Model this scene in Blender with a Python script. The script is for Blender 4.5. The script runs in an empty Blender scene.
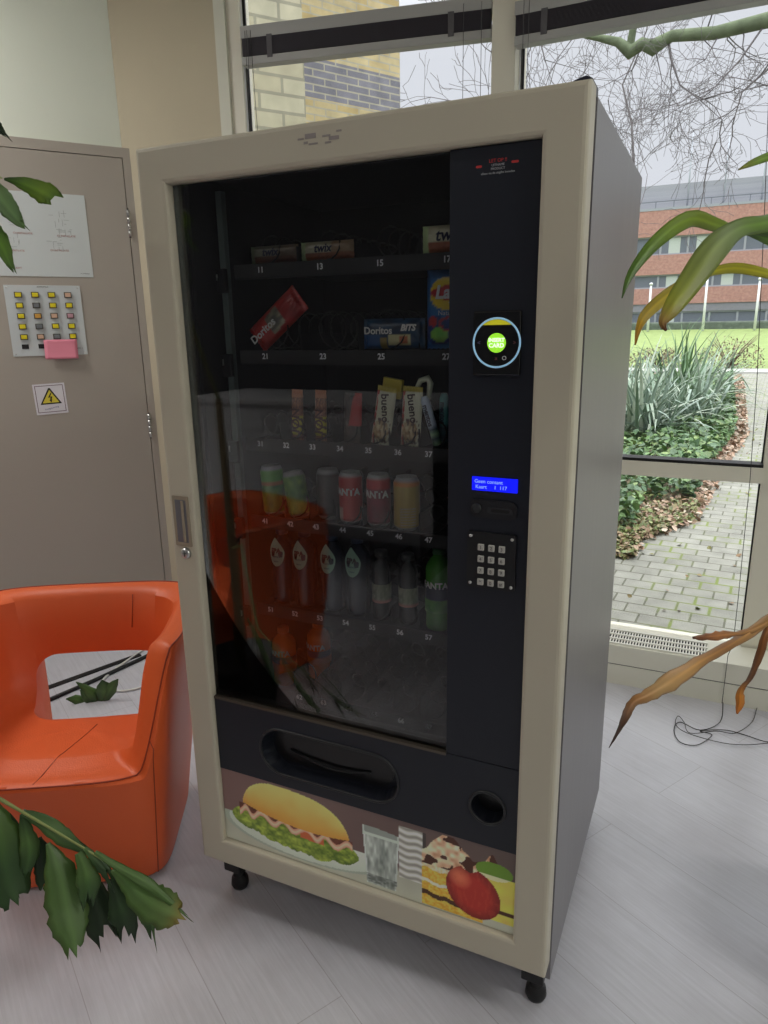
import bpy, bmesh, math, random
from mathutils import Vector, Matrix
rnd = random.Random(7)
C = bpy.context.scene.collection
# ------------------------------------------------------------------ camera basis
CAM = Vector((1.0902, -1.1895, 1.4791)); YAW, PIT, ROL, FPX = -0.4363, -0.2581, -0.0173, 702.6
_f = Vector((math.sin(YAW)*math.cos(PIT), math.cos(YAW)*math.cos(PIT), math.sin(PIT)))
_r = _f.cross(Vector((0, 0, 1))).normalized(); _u = _r.cross(_f)
RT = _r*math.cos(ROL) + _u*math.sin(ROL); UP = -_r*math.sin(ROL) + _u*math.cos(ROL)
def ray(px, py): return _f + RT*((px-384)/FPX) - UP*((py-512)/FPX)
def at(px, py, d): return CAM + ray(px, py)*d
def on_y(px, py, y): d = ray(px, py); return CAM + d*((y-CAM.y)/d.y)
def on_z(px, py, z=0.0): d = ray(px, py); return CAM + d*((z-CAM.z)/d.z)
cam = bpy.data.cameras.new('camera'); co = bpy.data.objects.new('camera', cam); C.objects.link(co)
cam.sensor_fit = 'VERTICAL'; cam.sensor_height = 24; cam.lens = FPX/1024*24; cam.clip_end = 400; cam.clip_start = .02
M = Matrix((RT, UP, -_f)).transposed().to_4x4(); M.translation = CAM; co.matrix_world = M
bpy.context.scene.camera = co
# ------------------------------------------------------------------ materials
def lin(c):
    return tuple(((v/12.92) if v <= .04045 else ((v+.055)/1.055)**2.4) for v in [x/255 for x in c])
MATS = {}
def mat(name, col=(200, 200, 200), rough=.5, metal=0, spec=.5, emit=0, coat=0, noise=0, nscale=8, vcol=False, bump=0, bscale=200, trans=0, sub=0):
    if name in MATS: return MATS[name]
    m = bpy.data.materials.new(name); m.use_nodes = True; nt = m.node_tree; N = nt.nodes; L = nt.links
    b = N['Principled BSDF']; c = lin(col) + (1,)
    b.inputs['Base Color'].default_value = c; b.inputs['Roughness'].default_value = rough
    b.inputs['Metallic'].default_value = metal; b.inputs['Specular IOR Level'].default_value = spec
    b.inputs['Coat Weight'].default_value = coat
    tc = N.new('ShaderNodeTexCoord')
    if emit: b.inputs['Emission Color'].default_value = c; b.inputs['Emission Strength'].default_value = emit
    src = None
    if vcol:
        a = N.new('ShaderNodeAttribute'); a.attribute_name = 'Col'; src = a.outputs['Color']; L.new(src, b.inputs['Base Color'])
        if emit: L.new(src, b.inputs['Emission Color'])
    if noise:
        n = N.new('ShaderNodeTexNoise'); n.inputs['Scale'].default_value = nscale; n.inputs['Detail'].default_value = 6
        L.new(tc.outputs['Object'], n.inputs['Vector'])
        mr = N.new('ShaderNodeMapRange'); mr.inputs[1].default_value = .3; mr.inputs[2].default_value = .7
        mr.inputs[3].default_value = 1-noise; mr.inputs[4].default_value = 1+noise
        L.new(n.outputs['Fac'], mr.inputs[0])
        mx = N.new('ShaderNodeVectorMath'); mx.operation = 'SCALE'
        if src: L.new(src, mx.inputs[0])
        else: mx.inputs[0].default_value = c[:3]
        L.new(mr.outputs[0], mx.inputs['Scale']); L.new(mx.outputs[0], b.inputs['Base Color'])
    if bump:
        n = N.new('ShaderNodeTexNoise'); n.inputs['Scale'].default_value = bscale; L.new(tc.outputs['Object'], n.inputs['Vector'])
        bp = N.new('ShaderNodeBump'); bp.inputs['Strength'].default_value = bump; bp.inputs['Distance'].default_value = .002
        L.new(n.outputs['Fac'], bp.inputs['Height']); L.new(bp.outputs[0], b.inputs['Normal'])
    if sub:
        b.inputs['Subsurface Weight'].default_value = sub; b.inputs['Subsurface Radius'].default_value = (.01, .01, .005)
    MATS[name] = m; return m
def glass_mat(name, tint=(1, 1, 1), ior=1.45, gain=1.0, rough=0.0):
    m = bpy.data.materials.new(name); m.use_nodes = True; nt = m.node_tree; N = nt.nodes; L = nt.links; N.clear()
    o = N.new('ShaderNodeOutputMaterial'); t = N.new('ShaderNodeBsdfTransparent'); t.inputs[0].default_value = tint+(1,)
    g = N.new('ShaderNodeBsdfGlossy'); g.inputs['Roughness'].default_value = rough
    fr = N.new('ShaderNodeFresnel'); fr.inputs[0].default_value = ior
    mu = N.new('ShaderNodeMath'); mu.operation = 'MULTIPLY'; mu.inputs[1].default_value = gain
    mx = N.new('ShaderNodeMixShader'); L.new(fr.outputs[0], mu.inputs[0]); L.new(mu.outputs[0], mx.inputs[0])
    L.new(t.outputs[0], mx.inputs[1]); L.new(g.outputs[0], mx.inputs[2]); L.new(mx.outputs[0], o.inputs[0]); return m
def streak_mat(name, col, rough, stretch, amt, rot=0, seams=False):
    m = mat(name, col, rough); nt = m.node_tree; N = nt.nodes; L = nt.links; b = N['Principled BSDF']
    tc = N.new('ShaderNodeTexCoord'); mp = N.new('ShaderNodeMapping'); mp.inputs['Rotation'].default_value = (0, 0, rot)
    L.new(tc.outputs['Object'], mp.inputs[0])
    m2 = N.new('ShaderNodeMapping'); m2.inputs['Scale'].default_value = stretch; L.new(mp.outputs[0], m2.inputs[0])
    n = N.new('ShaderNodeTexNoise'); n.inputs['Scale'].default_value = 1; n.inputs['Detail'].default_value = 8; n.inputs['Roughness'].default_value = .7
    L.new(m2.outputs[0], n.inputs['Vector'])
    r = N.new('ShaderNodeValToRGB'); c = lin(col)
    r.color_ramp.elements[0].position = .3; r.color_ramp.elements[0].color = tuple(v*(1-amt) for v in c)+(1,)
    r.color_ramp.elements[1].position = .7; r.color_ramp.elements[1].color = tuple(min(1, v*(1+amt)) for v in c)+(1,)
    L.new(n.outputs['Fac'], r.inputs[0]); out = r.outputs[0]
    if seams:
        bt = N.new('ShaderNodeTexBrick'); bt.inputs['Scale'].default_value = 1; bt.inputs['Brick Width'].default_value = 1.6
        bt.inputs['Row Height'].default_value = .242; bt.inputs['Mortar Size'].default_value = .0012; bt.inputs['Mortar Smooth'].default_value = .3
        bt.inputs['Color1'].default_value = (1, 1, 1, 1); bt.inputs['Color2'].default_value = (.97, .97, .98, 1); bt.inputs['Mortar'].default_value = (.72, .7, .7, 1)
        mp.inputs['Location'].default_value = (.37, .092, 0)
        L.new(mp.outputs[0], bt.inputs['Vector'])
        mx = N.new('ShaderNodeMix'); mx.data_type = 'RGBA'; mx.blend_type = 'MULTIPLY'; mx.inputs[0].default_value = 1
        L.new(out, mx.inputs[6]); L.new(bt.outputs['Color'], mx.inputs[7]); out = mx.outputs[2]
        # darker scattered stains
        n2 = N.new('ShaderNodeTexNoise'); n2.inputs['Scale'].default_value = 3.2; n2.inputs['Detail'].default_value = 4
        L.new(tc.outputs['Object'], n2.inputs['Vector'])
        r2 = N.new('ShaderNodeValToRGB'); r2.color_ramp.elements[0].position = .35; r2.color_ramp.elements[0].color = (.88, .87, .87, 1)
        r2.color_ramp.elements[1].position = .6; r2.color_ramp.elements[1].color = (1, 1, 1, 1); L.new(n2.outputs['Fac'], r2.inputs[0])
        m3 = N.new('ShaderNodeMix'); m3.data_type = 'RGBA'; m3.blend_type = 'MULTIPLY'; m3.inputs[0].default_value = 1
        L.new(out, m3.inputs[6]); L.new(r2.outputs[0], m3.inputs[7]); out = m3.outputs[2]
    L.new(out, b.inputs['Base Color']); return m
def brick_mat(name, c1, c2, mortar, bw, rh, ms, rot=(0, 0, 0), band=None, moss=None, rough=.85, offset=.5):
    m = mat(name, c1, rough); nt = m.node_tree; N = nt.nodes; L = nt.links; b = N['Principled BSDF']
    tc = N.new('ShaderNodeTexCoord'); mp = N.new('ShaderNodeMapping'); mp.inputs['Rotation'].default_value = rot
    L.new(tc.outputs['Object'], mp.inputs[0])
    def brick(a, d):
        bt = N.new('ShaderNodeTexBrick'); bt.inputs['Scale'].default_value = 1; bt.inputs['Brick Width'].default_value = bw; bt.offset = offset
        bt.inputs['Row Height'].default_value = rh; bt.inputs['Mortar Size'].default_value = ms; bt.inputs['Mortar Smooth'].default_value = .2
        bt.inputs['Color1'].default_value = lin(a)+(1,); bt.inputs['Color2'].default_value = lin(d)+(1,); bt.inputs['Mortar'].default_value = lin(mortar)+(1,)
        L.new(mp.outputs[0], bt.inputs['Vector']); return bt
    bt = brick(c1, c2); out = bt.outputs['Color']
    if band:
        z0, z1, a, d = band; b2 = brick(a, d); sp = N.new('ShaderNodeSeparateXYZ'); L.new(tc.outputs['Object'], sp.inputs[0])
        g1 = N.new('ShaderNodeMath'); g1.operation = 'GREATER_THAN'; g1.inputs[1].default_value = z0; L.new(sp.outputs[2], g1.inputs[0])
        g2 = N.new('ShaderNodeMath'); g2.operation = 'LESS_THAN'; g2.inputs[1].default_value = z1; L.new(sp.outputs[2], g2.inputs[0])
        mu = N.new('ShaderNodeMath'); mu.operation = 'MULTIPLY'; L.new(g1.outputs[0], mu.inputs[0]); L.new(g2.outputs[0], mu.inputs[1])
        mx = N.new('ShaderNodeMix'); mx.data_type = 'RGBA'; L.new(mu.outputs[0], mx.inputs[0]); L.new(out, mx.inputs[6]); L.new(b2.outputs['Color'], mx.inputs[7]); out = mx.outputs[2]
    n = N.new('ShaderNodeTexNoise'); n.inputs['Scale'].default_value = 7; n.inputs['Detail'].default_value = 8; L.new(tc.outputs['Object'], n.inputs['Vector'])
    mr = N.new('ShaderNodeMapRange'); mr.inputs[1].default_value = .3; mr.inputs[2].default_value = .7; mr.inputs[3].default_value = .8; mr.inputs[4].default_value = 1.15
    L.new(n.outputs['Fac'], mr.inputs[0]); sc = N.new('ShaderNodeVectorMath'); sc.operation = 'SCALE'; L.new(out, sc.inputs[0]); L.new(mr.outputs[0], sc.inputs['Scale']); out = sc.outputs[0]
    if moss:
        n2 = N.new('ShaderNodeTexNoise'); n2.inputs['Scale'].default_value = 2.2; n2.inputs['Detail'].default_value = 5; L.new(tc.outputs['Object'], n2.inputs['Vector'])
        r2 = N.new('ShaderNodeMapRange'); r2.inputs[1].default_value = .48; r2.inputs[2].default_value = .6; L.new(n2.outputs['Fac'], r2.inputs[0])
        b3 = brick((0, 0, 0), (0, 0, 0)); b3.inputs['Mortar'].default_value = (1, 1, 1, 1); b3.inputs['Mortar Size'].default_value = ms*2.2; b3.inputs['Mortar Smooth'].default_value = .7
        mu = N.new('ShaderNodeMath'); mu.operation = 'MULTIPLY'; L.new(b3.outputs['Color'], mu.inputs[0]); L.new(r2.outputs[0], mu.inputs[1])
        mx = N.new('ShaderNodeMix'); mx.data_type = 'RGBA'; L.new(mu.outputs[0], mx.inputs[0]); L.new(out, mx.inputs[6]); mx.inputs[7].default_value = lin(moss)+(1,); out = mx.outputs[2]
    L.new(out, b.inputs['Base Color']); return m
# ------------------------------------------------------------------ mesh builder
class MB:
    def __init__(s): s.bm = bmesh.new(); s.mats = []; s.col = None
    def _mi(s, m):
        if m is None: return 0
        if m not in s.mats: s.mats.append(m)
        return s.mats.index(m)
    def faces(s, vs, fs, m=None, smooth=False, cols=None):
        if cols is not None and s.col is None: s.col = s.bm.verts.layers.float_color.new('Col')
        v = [s.bm.verts.new(p) for p in vs]; mi = s._mi(m)
        if cols is not None:
            for a, c in zip(v, cols): a[s.col] = (c[0], c[1], c[2], 1)
        for f in fs:
            try: q = s.bm.faces.new([v[i] for i in f]); q.material_index = mi; q.smooth = smooth
            except ValueError: pass
        return v
    def box(s, a, b, m=None, T=None, bev=0):
        x0, y0, z0 = a; x1, y1, z1 = b
        vs = [Vector(p) for p in [(x0,y0,z0),(x1,y0,z0),(x1,y1,z0),(x0,y1,z0),(x0,y0,z1),(x1,y0,z1),(x1,y1,z1),(x0,y1,z1)]]
        if T is not None: vs = [T @ p for p in vs]
        v = s.faces(vs, [(0,3,2,1),(4,5,6,7),(0,1,5,4),(1,2,6,5),(2,3,7,6),(3,0,4,7)], m)
        if bev:
            es = set(e for q in v for e in q.link_edges)
            bmesh.ops.bevel(s.bm, geom=list(es), offset=bev, segments=3, affect='EDGES', profile=.5)
        return s
    def tube(s, pts, r, m=None, n=8, closed=False, cap=True, cols=None):
        pts = [Vector(p) for p in pts]; k = len(pts); rs = r if isinstance(r, (list, tuple)) else [r]*k
        vs = []; cs = [] if cols else None; prev = None
        for i, p in enumerate(pts):
            a = pts[(i-1) % k] if (closed or i > 0) else p; b = pts[(i+1) % k] if (closed or i < k-1) else p
            t = (b-a)
            t = t.normalized() if t.length > 1e-9 else Vector((0, 0, 1))
            if prev is None:
                q = Vector((0, 0, 1)) if abs(t.z) < .9 else Vector((1, 0, 0)); nn = t.cross(q).normalized()
            else:
                nn = prev - t*prev.dot(t)
                nn = nn.normalized() if nn.length > 1e-9 else prev
            prev = nn; bb = t.cross(nn)
            for j in range(n):
                an = 2*math.pi*j/n; vs.append(p + (nn*math.cos(an)+bb*math.sin(an))*rs[i])
                if cols: cs.append(cols[i])
        fs = []
        for i in range(k if closed else k-1):
            i2 = (i+1) % k
            for j in range(n): fs.append((i*n+j, i*n+(j+1) % n, i2*n+(j+1) % n, i2*n+j))
        if cap and not closed: fs += [tuple(range(n))[::-1], tuple(range((k-1)*n, k*n))]
        s.faces(vs, fs, m, True, cs); return s
    def lathe(s, prof, m=None, n=24, T=None, cols=None, smooth=True):
        vs = []; cs = [] if cols else None
        for i, (r, z) in enumerate(prof):
            for j in range(n):
                a = 2*math.pi*j/n; p = Vector((r*math.cos(a), r*math.sin(a), z)); vs.append(T @ p if T is not None else p)
                if cols: cs.append(cols[i](a) if callable(cols[i]) else cols[i])
        k = len(prof); fs = [(i*n+j, i*n+(j+1) % n, (i+1)*n+(j+1) % n, (i+1)*n+j) for i in range(k-1) for j in range(n)]
        fs += [tuple(range(n))[::-1], tuple(range((k-1)*n, k*n))]
        s.faces(vs, fs, m, smooth, cs); return s
    def prism(s, poly, d0, d1, m=None, axis='y', T=None):
        def P(a, b, d): return Vector((a, d, b)) if axis == 'y' else (Vector((a, b, d)) if axis == 'z' else Vector((d, a, b)))
        n = len(poly); vs = [P(a, b, d0) for a, b in poly]+[P(a, b, d1) for a, b in poly]
        if T is not None: vs = [T @ p for p in vs]
        s.faces(vs, [tuple(range(n))[::-1], tuple(range(n, 2*n))]+[(i, (i+1) % n, n+(i+1) % n, n+i) for i in range(n)], m); return s
    def obj(s, name, m=None, parent=None, loc=None, rot=None, smooth=None, keepn=False):
        if not keepn: bmesh.ops.recalc_face_normals(s.bm, faces=s.bm.faces)
        me = bpy.data.meshes.new(name); s.bm.to_mesh(me); s.bm.free()
        if smooth: [setattr(p, 'use_smooth', True) for p in me.polygons]
        for q in (s.mats or ([m] if m else [])):
            if q: me.materials.append(q)
        o = bpy.data.objects.new(name, me); C.objects.link(o)
        if parent: o.parent = parent
        if loc is not None: o.location = loc
        if rot is not None: o.rotation_euler = rot
        return o
def tag(o, label=None, cat=None, group=None, kind=None):
    if label: o['label'] = label
    if cat: o['category'] = cat
    if group: o['group'] = group
    if kind: o['kind'] = kind
    return o
def empty(name, loc=(0, 0, 0), rot=(0, 0, 0), **k):
    o = bpy.data.objects.new(name, None); C.objects.link(o); o.location = loc; o.rotation_euler = rot; return tag(o, **k)
def struct(o, label=None, cat='structure'): return tag(o, label, cat, kind='structure')
def dup(root, loc=None, label=None, group=None, rot=None):
    r = root.copy(); C.objects.link(r)
    if loc is not None: r.location = loc
    if rot is not None: r.rotation_euler = rot
    if label: r['label'] = label
    if group: r['group'] = group
    for ch in list(root.children):
        c = ch.copy(); C.objects.link(c); c.parent = r
        for g in list(ch.children):
            d = g.copy(); C.objects.link(d); d.parent = c
    return r
def text(s, size, m, parent=None, T=None, name='lettering', align='CENTER', bend=None, ext=.0002, bold=0.0, shear=0.0):
    """lettering lying in local xz, facing -y; T places it"""
    cu = bpy.data.curves.new(name, 'FONT'); cu.body = s; cu.size = size; cu.align_x = align; cu.align_y = 'CENTER'; cu.extrude = ext
    cu.offset = bold; cu.resolution_u = 3; cu.shear = shear
    t = bpy.data.objects.new(name, cu); C.objects.link(t)
    dg = bpy.context.evaluated_depsgraph_get(); dg.update()
    me = bpy.data.meshes.new_from_object(t.evaluated_get(dg)); bpy.data.objects.remove(t)
    R = Matrix.Rotation(math.pi/2, 4, 'X')
    for v in me.vertices:
        p = R @ v.co
        if bend:
            a = p.x/bend; rr = bend - p.y; p = Vector((rr*math.sin(a), -rr*math.cos(a), p.z))
        v.co = (T @ p) if T is not None else p
    me.materials.clear(); me.materials.append(m)
    o = bpy.data.objects.new(name, me); C.objects.link(o)
    if parent: o.parent = parent
    return o
def TR(x=0, y=0, z=0, rz=0, ry=0, rx=0): return Matrix.Translation((x, y, z)) @ Matrix.Rotation(rz, 4, 'Z') @ Matrix.Rotation(ry, 4, 'Y') @ Matrix.Rotation(rx, 4, 'X')
def boolean(o, cutter, op='DIFFERENCE'):
    md = o.modifiers.new('b', 'BOOLEAN'); md.operation = op; md.object = cutter; md.solver = 'EXACT'
    dg = bpy.context.evaluated_depsgraph_get(); dg.update()
    me = bpy.data.meshes.new_from_object(o.evaluated_get(dg)); o.modifiers.clear(); o.data = me; bpy.data.objects.remove(cutter)
def stadium(cx, cz, w, h, n=14):
    r = h/2; pts = []
    for k in range(n+1): a = -math.pi/2+math.pi*k/n; pts.append((cx+w/2-r+r*math.cos(a), cz+r*math.sin(a)))
    for k in range(n+1): a = math.pi/2+math.pi*k/n; pts.append((cx-w/2+r+r*math.cos(a), cz+r*math.sin(a)))
    return pts
def rrect(x0, z0, x1, z1, r, n=5):
    pts = []
    for cx, cz, a0 in ((x1-r, z1-r, 0), (x0+r, z1-r, 90), (x0+r, z0+r, 180), (x1-r, z0+r, 270)):
        for k in range(n+1): a = math.radians(a0+90*k/n); pts.append((cx+r*math.cos(a), cz+r*math.sin(a)))
    return pts
# palette
BEIGE = mat('cream_lacquer', (190, 183, 165), .42, spec=.4, noise=.02, nscale=3)
SIDE = streak_mat('grey_side_sheet', (118, 115, 118), .38, (60, 60, .7), .06)
BLACK = mat('black_plastic', (25, 26, 30), .45)
NAVY = mat('control_black', (30, 33, 42), .38, spec=.35)
LINER = mat('black_liner', (38, 38, 42), .7, spec=.2)
STEEL = mat('steel', (190, 190, 190), .3, metal=1)
DSTEEL = mat('dark_wire', (30, 30, 32), .4, metal=.4)
RUB = mat('black_rubber', (18, 18, 20), .5)
WHITE = mat('white_print', (225, 225, 225), .6)
DIMW = mat('dim_white_print', (170, 172, 176), .6)
REDP = mat('red_print', (190, 50, 50), .6)
VC = mat('printed_colour', (255, 255, 255), .45, vcol=True)
VCG = mat('printed_foil', (255, 255, 255), .28, vcol=True, spec=.7)
W_, H_, D_, ZB, BX = .8853, 1.83, .7894, .157, .0706
# ------------------------------------------------------------------ vending machine
def build_machine():
    vm = empty('vending_machine', (W_/2, D_/2, 0), label='tall vending machine with cream door frame, dark glass and snack shelves', cat='vending machine')
    off = Matrix.Translation((-W_/2, -D_/2, 0))
    def put(o): o.data.transform(off); o.parent = vm; return o
    def puts(mb, name, m, par=None):
        o = mb.obj(name, m); o.data.transform(off); o.parent = par or vm; return o
    def tx(s, size, m, x, y, z, par=None, name='lettering', **k): return text(s, size, m, par or vm, off @ TR(x, y, z), name, **k)
    # door frame: mitred moulding
    mb = MB(); prof = [(.002, .058), (0, .050), (0, .009), (.0012, .004), (.004, .0012), (.009, 0), (BX-.008, 0), (BX-.003, .0015), (BX-.001, .004), (BX, .009), (BX, .035), (BX-.02, .058)]
    vs = []
    for d, y in prof: vs += [(d, y, ZB+d), (W_-d, y, ZB+d), (W_-d, y, H_-d), (d, y, H_-d)]
    k = len(prof); fs = [(i*4+j, i*4+(j+1) % 4, ((i+1) % k)*4+(j+1) % 4, ((i+1) % k)*4+j) for i in range(k) for j in range(4)]
    mb.faces(vs, fs, BEIGE); fr = puts(mb, 'door_frame', BEIGE)
    fr['label'] = 'cream mitred door frame'
    # flush handle + lock + scratches
    mb = MB(); mb.faces(*ring_plate(rrect(.012, 1.005, .058, 1.122, .003), rrect(.019, 1.014, .050, 1.113, .002), -.0015, .0), mat('handle_frame', (150, 140, 122), .4)); puts(mb, 'door_handle', None)
    MB().box((.019, -.0012, 1.014), (.050, -.0004, 1.113), mat('handle_recess', (112, 116, 122), .35, metal=.3)); 
    mb = MB(); mb.box((.019, -.0012, 1.014), (.050, -.0002, 1.113), mat('handle_recess', (112, 116, 122), .35)); mb.box((.036, -.0025, 1.016), (.043, -.0008, 1.111), mat('handle_frame')); puts(mb, 'handle_recess', None)
    mb = MB(); mb.lathe([(.0, 0), (.0125, 0), (.0125, .006), (.009, .009), (0, .009)], STEEL, 20, TR(.040, 0, .989, rx=math.pi/2)); mb.box((.0392, -.0098, .983), (.0408, -.0088, .995), RUB); mb.box((.0345, -.0094, .9905), (.0455, -.0088, .9915), RUB)
    puts(mb, 'door_lock', None)['label'] = 'round chrome lock'
    mb = MB()
    for (x, z, w, h) in [(.385, 1.803, .012, .003), (.405, 1.806, .022, .008), (.437, 1.803, .016, .003), (.452, 1.798, .02, .006), (.41, 1.793, .018, .003), (.44, 1.792, .012, .003), (.462, 1.808, .01, .003), (.395, 1.796, .008, .004)]:
        mb.box((x-w/2, -.0006, z-h/2), (x+w/2, .0002, z+h/2), mat('label_residue', (150, 142, 140), .7))
    puts(mb, 'sticker_residue', None)['label'] = 'faint grey sticker residue'
    # cabinet shell
    x0, x1, y0, y1, z0, z1 = .003, W_-.0005, .071, D_, .085, 1.822; t = .02
    mb = MB(); mb.box((x1-t, y0, z0), (x1, y1, z1), SIDE); mb.box((x0, y0, z0), (x0+t, y1, z1), SIDE); mb.box((x0+t, y0, z1-t), (x1-t, y1, z1), SIDE)
    mb.box((x0+t, y0, z0), (x1-t, y1, z0+t), SIDE); mb.box((x0+t, y1-t, z0+t), (x1-t, y1, z1-t), SIDE); puts(mb, 'cabinet', SIDE)['label'] = 'grey sheet metal cabinet'
    mb = MB(); mb.box((.008, .0585, .16), (W_-.008, .0635, 1.815), RUB); mb2 = MB()
    # door gasket as a ring
    mb.bm.free(); mb2.faces(*ring_plate(rrect(.007, .162, W_-.0075, 1.820, .01), rrect(.045, .21, W_-.045, 1.78, .01), .0575, .0712), RUB); puts(mb2, 'door_gasket', RUB)
    # liner
    lx0, lx1, lz0, lz1, ly = .07, .70, .56, 1.785, .62
    mb = MB(); mb.box((lx0-.01, .0695, lz0), (lx0, ly, lz1), LINER); mb.box((lx1, .064, lz0), (lx1+.01, ly, lz1), LINER); mb.box((lx0-.01, ly, lz0), (lx1+.01, ly+.01, lz1), LINER)
    mb.box((lx0-.01, .064, lz1), (lx1+.01, ly+.01, lz1+.01), LINER); mb.box((lx0-.01, .064, lz0-.01), (lx1+.01, ly+.01, lz0), LINER); puts(mb, 'interior_liner', LINER)
    # glass
    mb = MB(); mb.box((BX+.002, .020, .630), (.661, .026, H_-BX-.002)); puts(mb, 'glass_pane', glass_mat('display_glass', (.94, .95, .95), 1.45, 1.0))
    mb = MB(); mb.box((BX+.001, .0262, .632), (BX+.010, .034, H_-BX-.002)); puts(mb, 'glass_seal', mat('grey_green_seal', (70, 82, 82), .4))
    mb = MB(); mb.box((BX+.002, .010, .624), (.661, .027, .630)); puts(mb, 'glass_trim', mat('trim_metal', (96, 88, 78), .35, metal=.7))
    # control column
    mb = MB(); mb.box((.661, .013, .629), (W_-BX-.001, .055, H_-BX-.001), NAVY, bev=.001); cp = puts(mb, 'control_panel', NAVY)
    # lower panel with recess holes
    LP = [(BX+.001, .432), (W_-BX-.001, .432), (W_-BX-.001, .6275), (BX+.001, .6275)]
    st = stadium(.375, .5225, .356, .118); ci = [(.751+.037*math.cos(a*math.pi/14), .524+.037*math.sin(a*math.pi/14)) for a in range(28)]
    bm = bmesh.new(); loops = []
    for lp in (LP, st, ci):
        v = [bm.verts.new((a, .013, b)) for a, b in lp]; loops.append(v)
        for i in range(len(v)): 
            if (v[i].co-v[(i+1) % len(v)].co).length > 1e-6: bm.edges.new((v[i], v[(i+1) % len(v)]))
    bmesh.ops.triangle_fill(bm, edges=bm.edges[:], use_beauty=True)
    def ring_walls(lp, ya, yb, sc=1.0):
        cx = sum(a for a, b in lp)/len(lp); cz = sum(b for a, b in lp)/len(lp)
        A = [bm.verts.new((a, ya, b)) for a, b in lp]; B = [bm.verts.new((cx+(a-cx)*sc, yb, cz+(b-cz)*sc)) for a, b in lp]
        for i in range(len(A)):
            try: bm.faces.new((A[i], A[(i+1) % len(A)], B[(i+1) % len(A)], B[i]))
            except ValueError: pass
        bm.faces.new(B)
    ring_walls(st, .013, .055, .93); ring_walls(ci, .013, .055, .9); ring_walls(LP, .013, .05)
    bmesh.ops.remove_doubles(bm, verts=bm.verts, dist=1e-5); mb = MB(); mb.bm.free(); mb.bm = bm; lowp = puts(mb, 'lower_panel', NAVY)
    for lp, nm in ((st, 'delivery_rim'), (ci, 'coin_return_rim')):
        P = [(a, .0125, b) for a, b in lp]; P = [p for i, p in enumerate(P) if (Vector(p)-Vector(P[i-1])).length > 1e-5]
        o = puts(MB().tube(P, .0035, BLACK, 8, closed=True), nm, BLACK, lowp)
    mb = MB(); mb.prism(stadium(.372, .520, .31, .085), .047, .052, mat('flap_black', (12, 12, 14), .3)); mb.tube([(.26, .046, .512), (.33, .040, .498), (.375, .038, .494), (.42, .040, .498), (.47, .046, .508)], .003, BLACK, 6)
    puts(mb, 'delivery_flap', None, lowp)
    mb = MB(); mb.prism([(.751+.030*math.cos(a*math.pi/10), .524+.030*math.sin(a*math.pi/10)) for a in range(20)], .046, .051, mat('flap_black')); puts(mb, 'coin_return_flap', None, lowp)
    # food picture (printed photograph)
    puts(food_picture(BX+.001, W_-BX-.001, ZB+BX+.002, .431, .0145), 'food_picture', VC)['label'] = 'printed picture of sandwich, glass of water, cake and apple'
    mb = MB(); mb.box((BX+.001, .016, ZB+BX+.001), (W_-BX-.001, .05, .4315), BLACK); puts(mb, 'picture_backing', BLACK)
    # payment reader
    cx, cz = .750, 1.449
    rd = puts(MB().box((.708, .004, 1.394), (.791, .0135, 1.502), mat('reader_black', (14, 15, 18), .25), bev=.003), 'payment_reader', None)
    puts(MB().tube([(cx+.0405*math.cos(a*math.pi/24), .0035, cz+.0405*math.sin(a*math.pi/24)) for a in range(48)], .0017, mat('reader_ring', (150, 195, 225), .3, emit=.35), 8, closed=True), 'ring', None, rd)
    mb = MB(); pol = [(cx+.0385*math.cos(math.radians(a)), cz+.0385*math.sin(math.radians(a))) for a in range(50, 131, 5)]; mb.prism(pol, .0028, .0042, mat('reader_yellow', (205, 200, 40), .4, emit=.35)); puts(mb, 'yellow_segment', None, rd)
    mb = MB(); mb.prism([(cx+.0162*math.cos(a*math.pi/16), cz+.0162*math.sin(a*math.pi/16)) for a in range(32)], .0028, .0042, mat('reader_green', (150, 225, 50), .4, emit=.75)); puts(mb, 'green_button', None, rd)
    wl = mat('reader_white', (235, 250, 225), .4, emit=.9)
    tx('INSERT', .0088, wl, cx, .0025, cz+.0045, rd, bold=.0003); tx('CARD', .0098, wl, cx, .0025, cz-.0045, rd, bold=.0003)
    tx('<', .01, mat('dim_blue', (110, 110, 150), .5), cx-.031, .0035, cz, rd); tx('>', .01, mat('dim_red', (110, 60, 60), .5), cx+.031, .0035, cz, rd)
    tx('O', .010, WHITE, cx+.014, .0035, cz-.0255, rd); tx('x', .010, mat('dim_red'), cx, .0035, cz-.0255, rd)
    # lcd
    lcd = puts(MB().box((.7085, .010, 1.1885), (.7925, .014, 1.2135), mat('lcd_blue', (10, 20, 235), .3, emit=1.0)), 'lcd_screen', None)
    lt = mat('lcd_text', (120, 150, 255), .4, emit=1.2)
    tx('Geen contant', .0095, lt, .713, .0098, 1.2055, lcd, align='LEFT'); tx('Kaart     1  117', .0095, lt, .715, .0098, 1.1955, lcd, align='LEFT')
    # coin slot plate
    mb = MB(); mb.prism(rrect(.706, 1.138, .793, 1.172, .012), .0085, .0135, mat('plate_black', (22, 22, 26), .35)); cs = puts(mb, 'coin_slot_plate', None)
    puts(MB().lathe([(0, 0), (.0095, 0), (.0095, .003), (.007, .004), (0, .004)], BLACK, 20, TR(.7185, .0085, 1.155, rx=math.pi/2)), 'return_button', None, cs)
    mb = MB(); mb.prism(stadium(.762, 1.1535, .048, .012), .0078, .0086, mat('slot_rim', (40, 40, 44), .3)); mb.prism(stadium(.763, 1.1535, .034, .006), .0072, .0079, mat('slot_dark', (4, 4, 5), .8)); puts(mb, 'coin_slot', None, cs)
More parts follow.
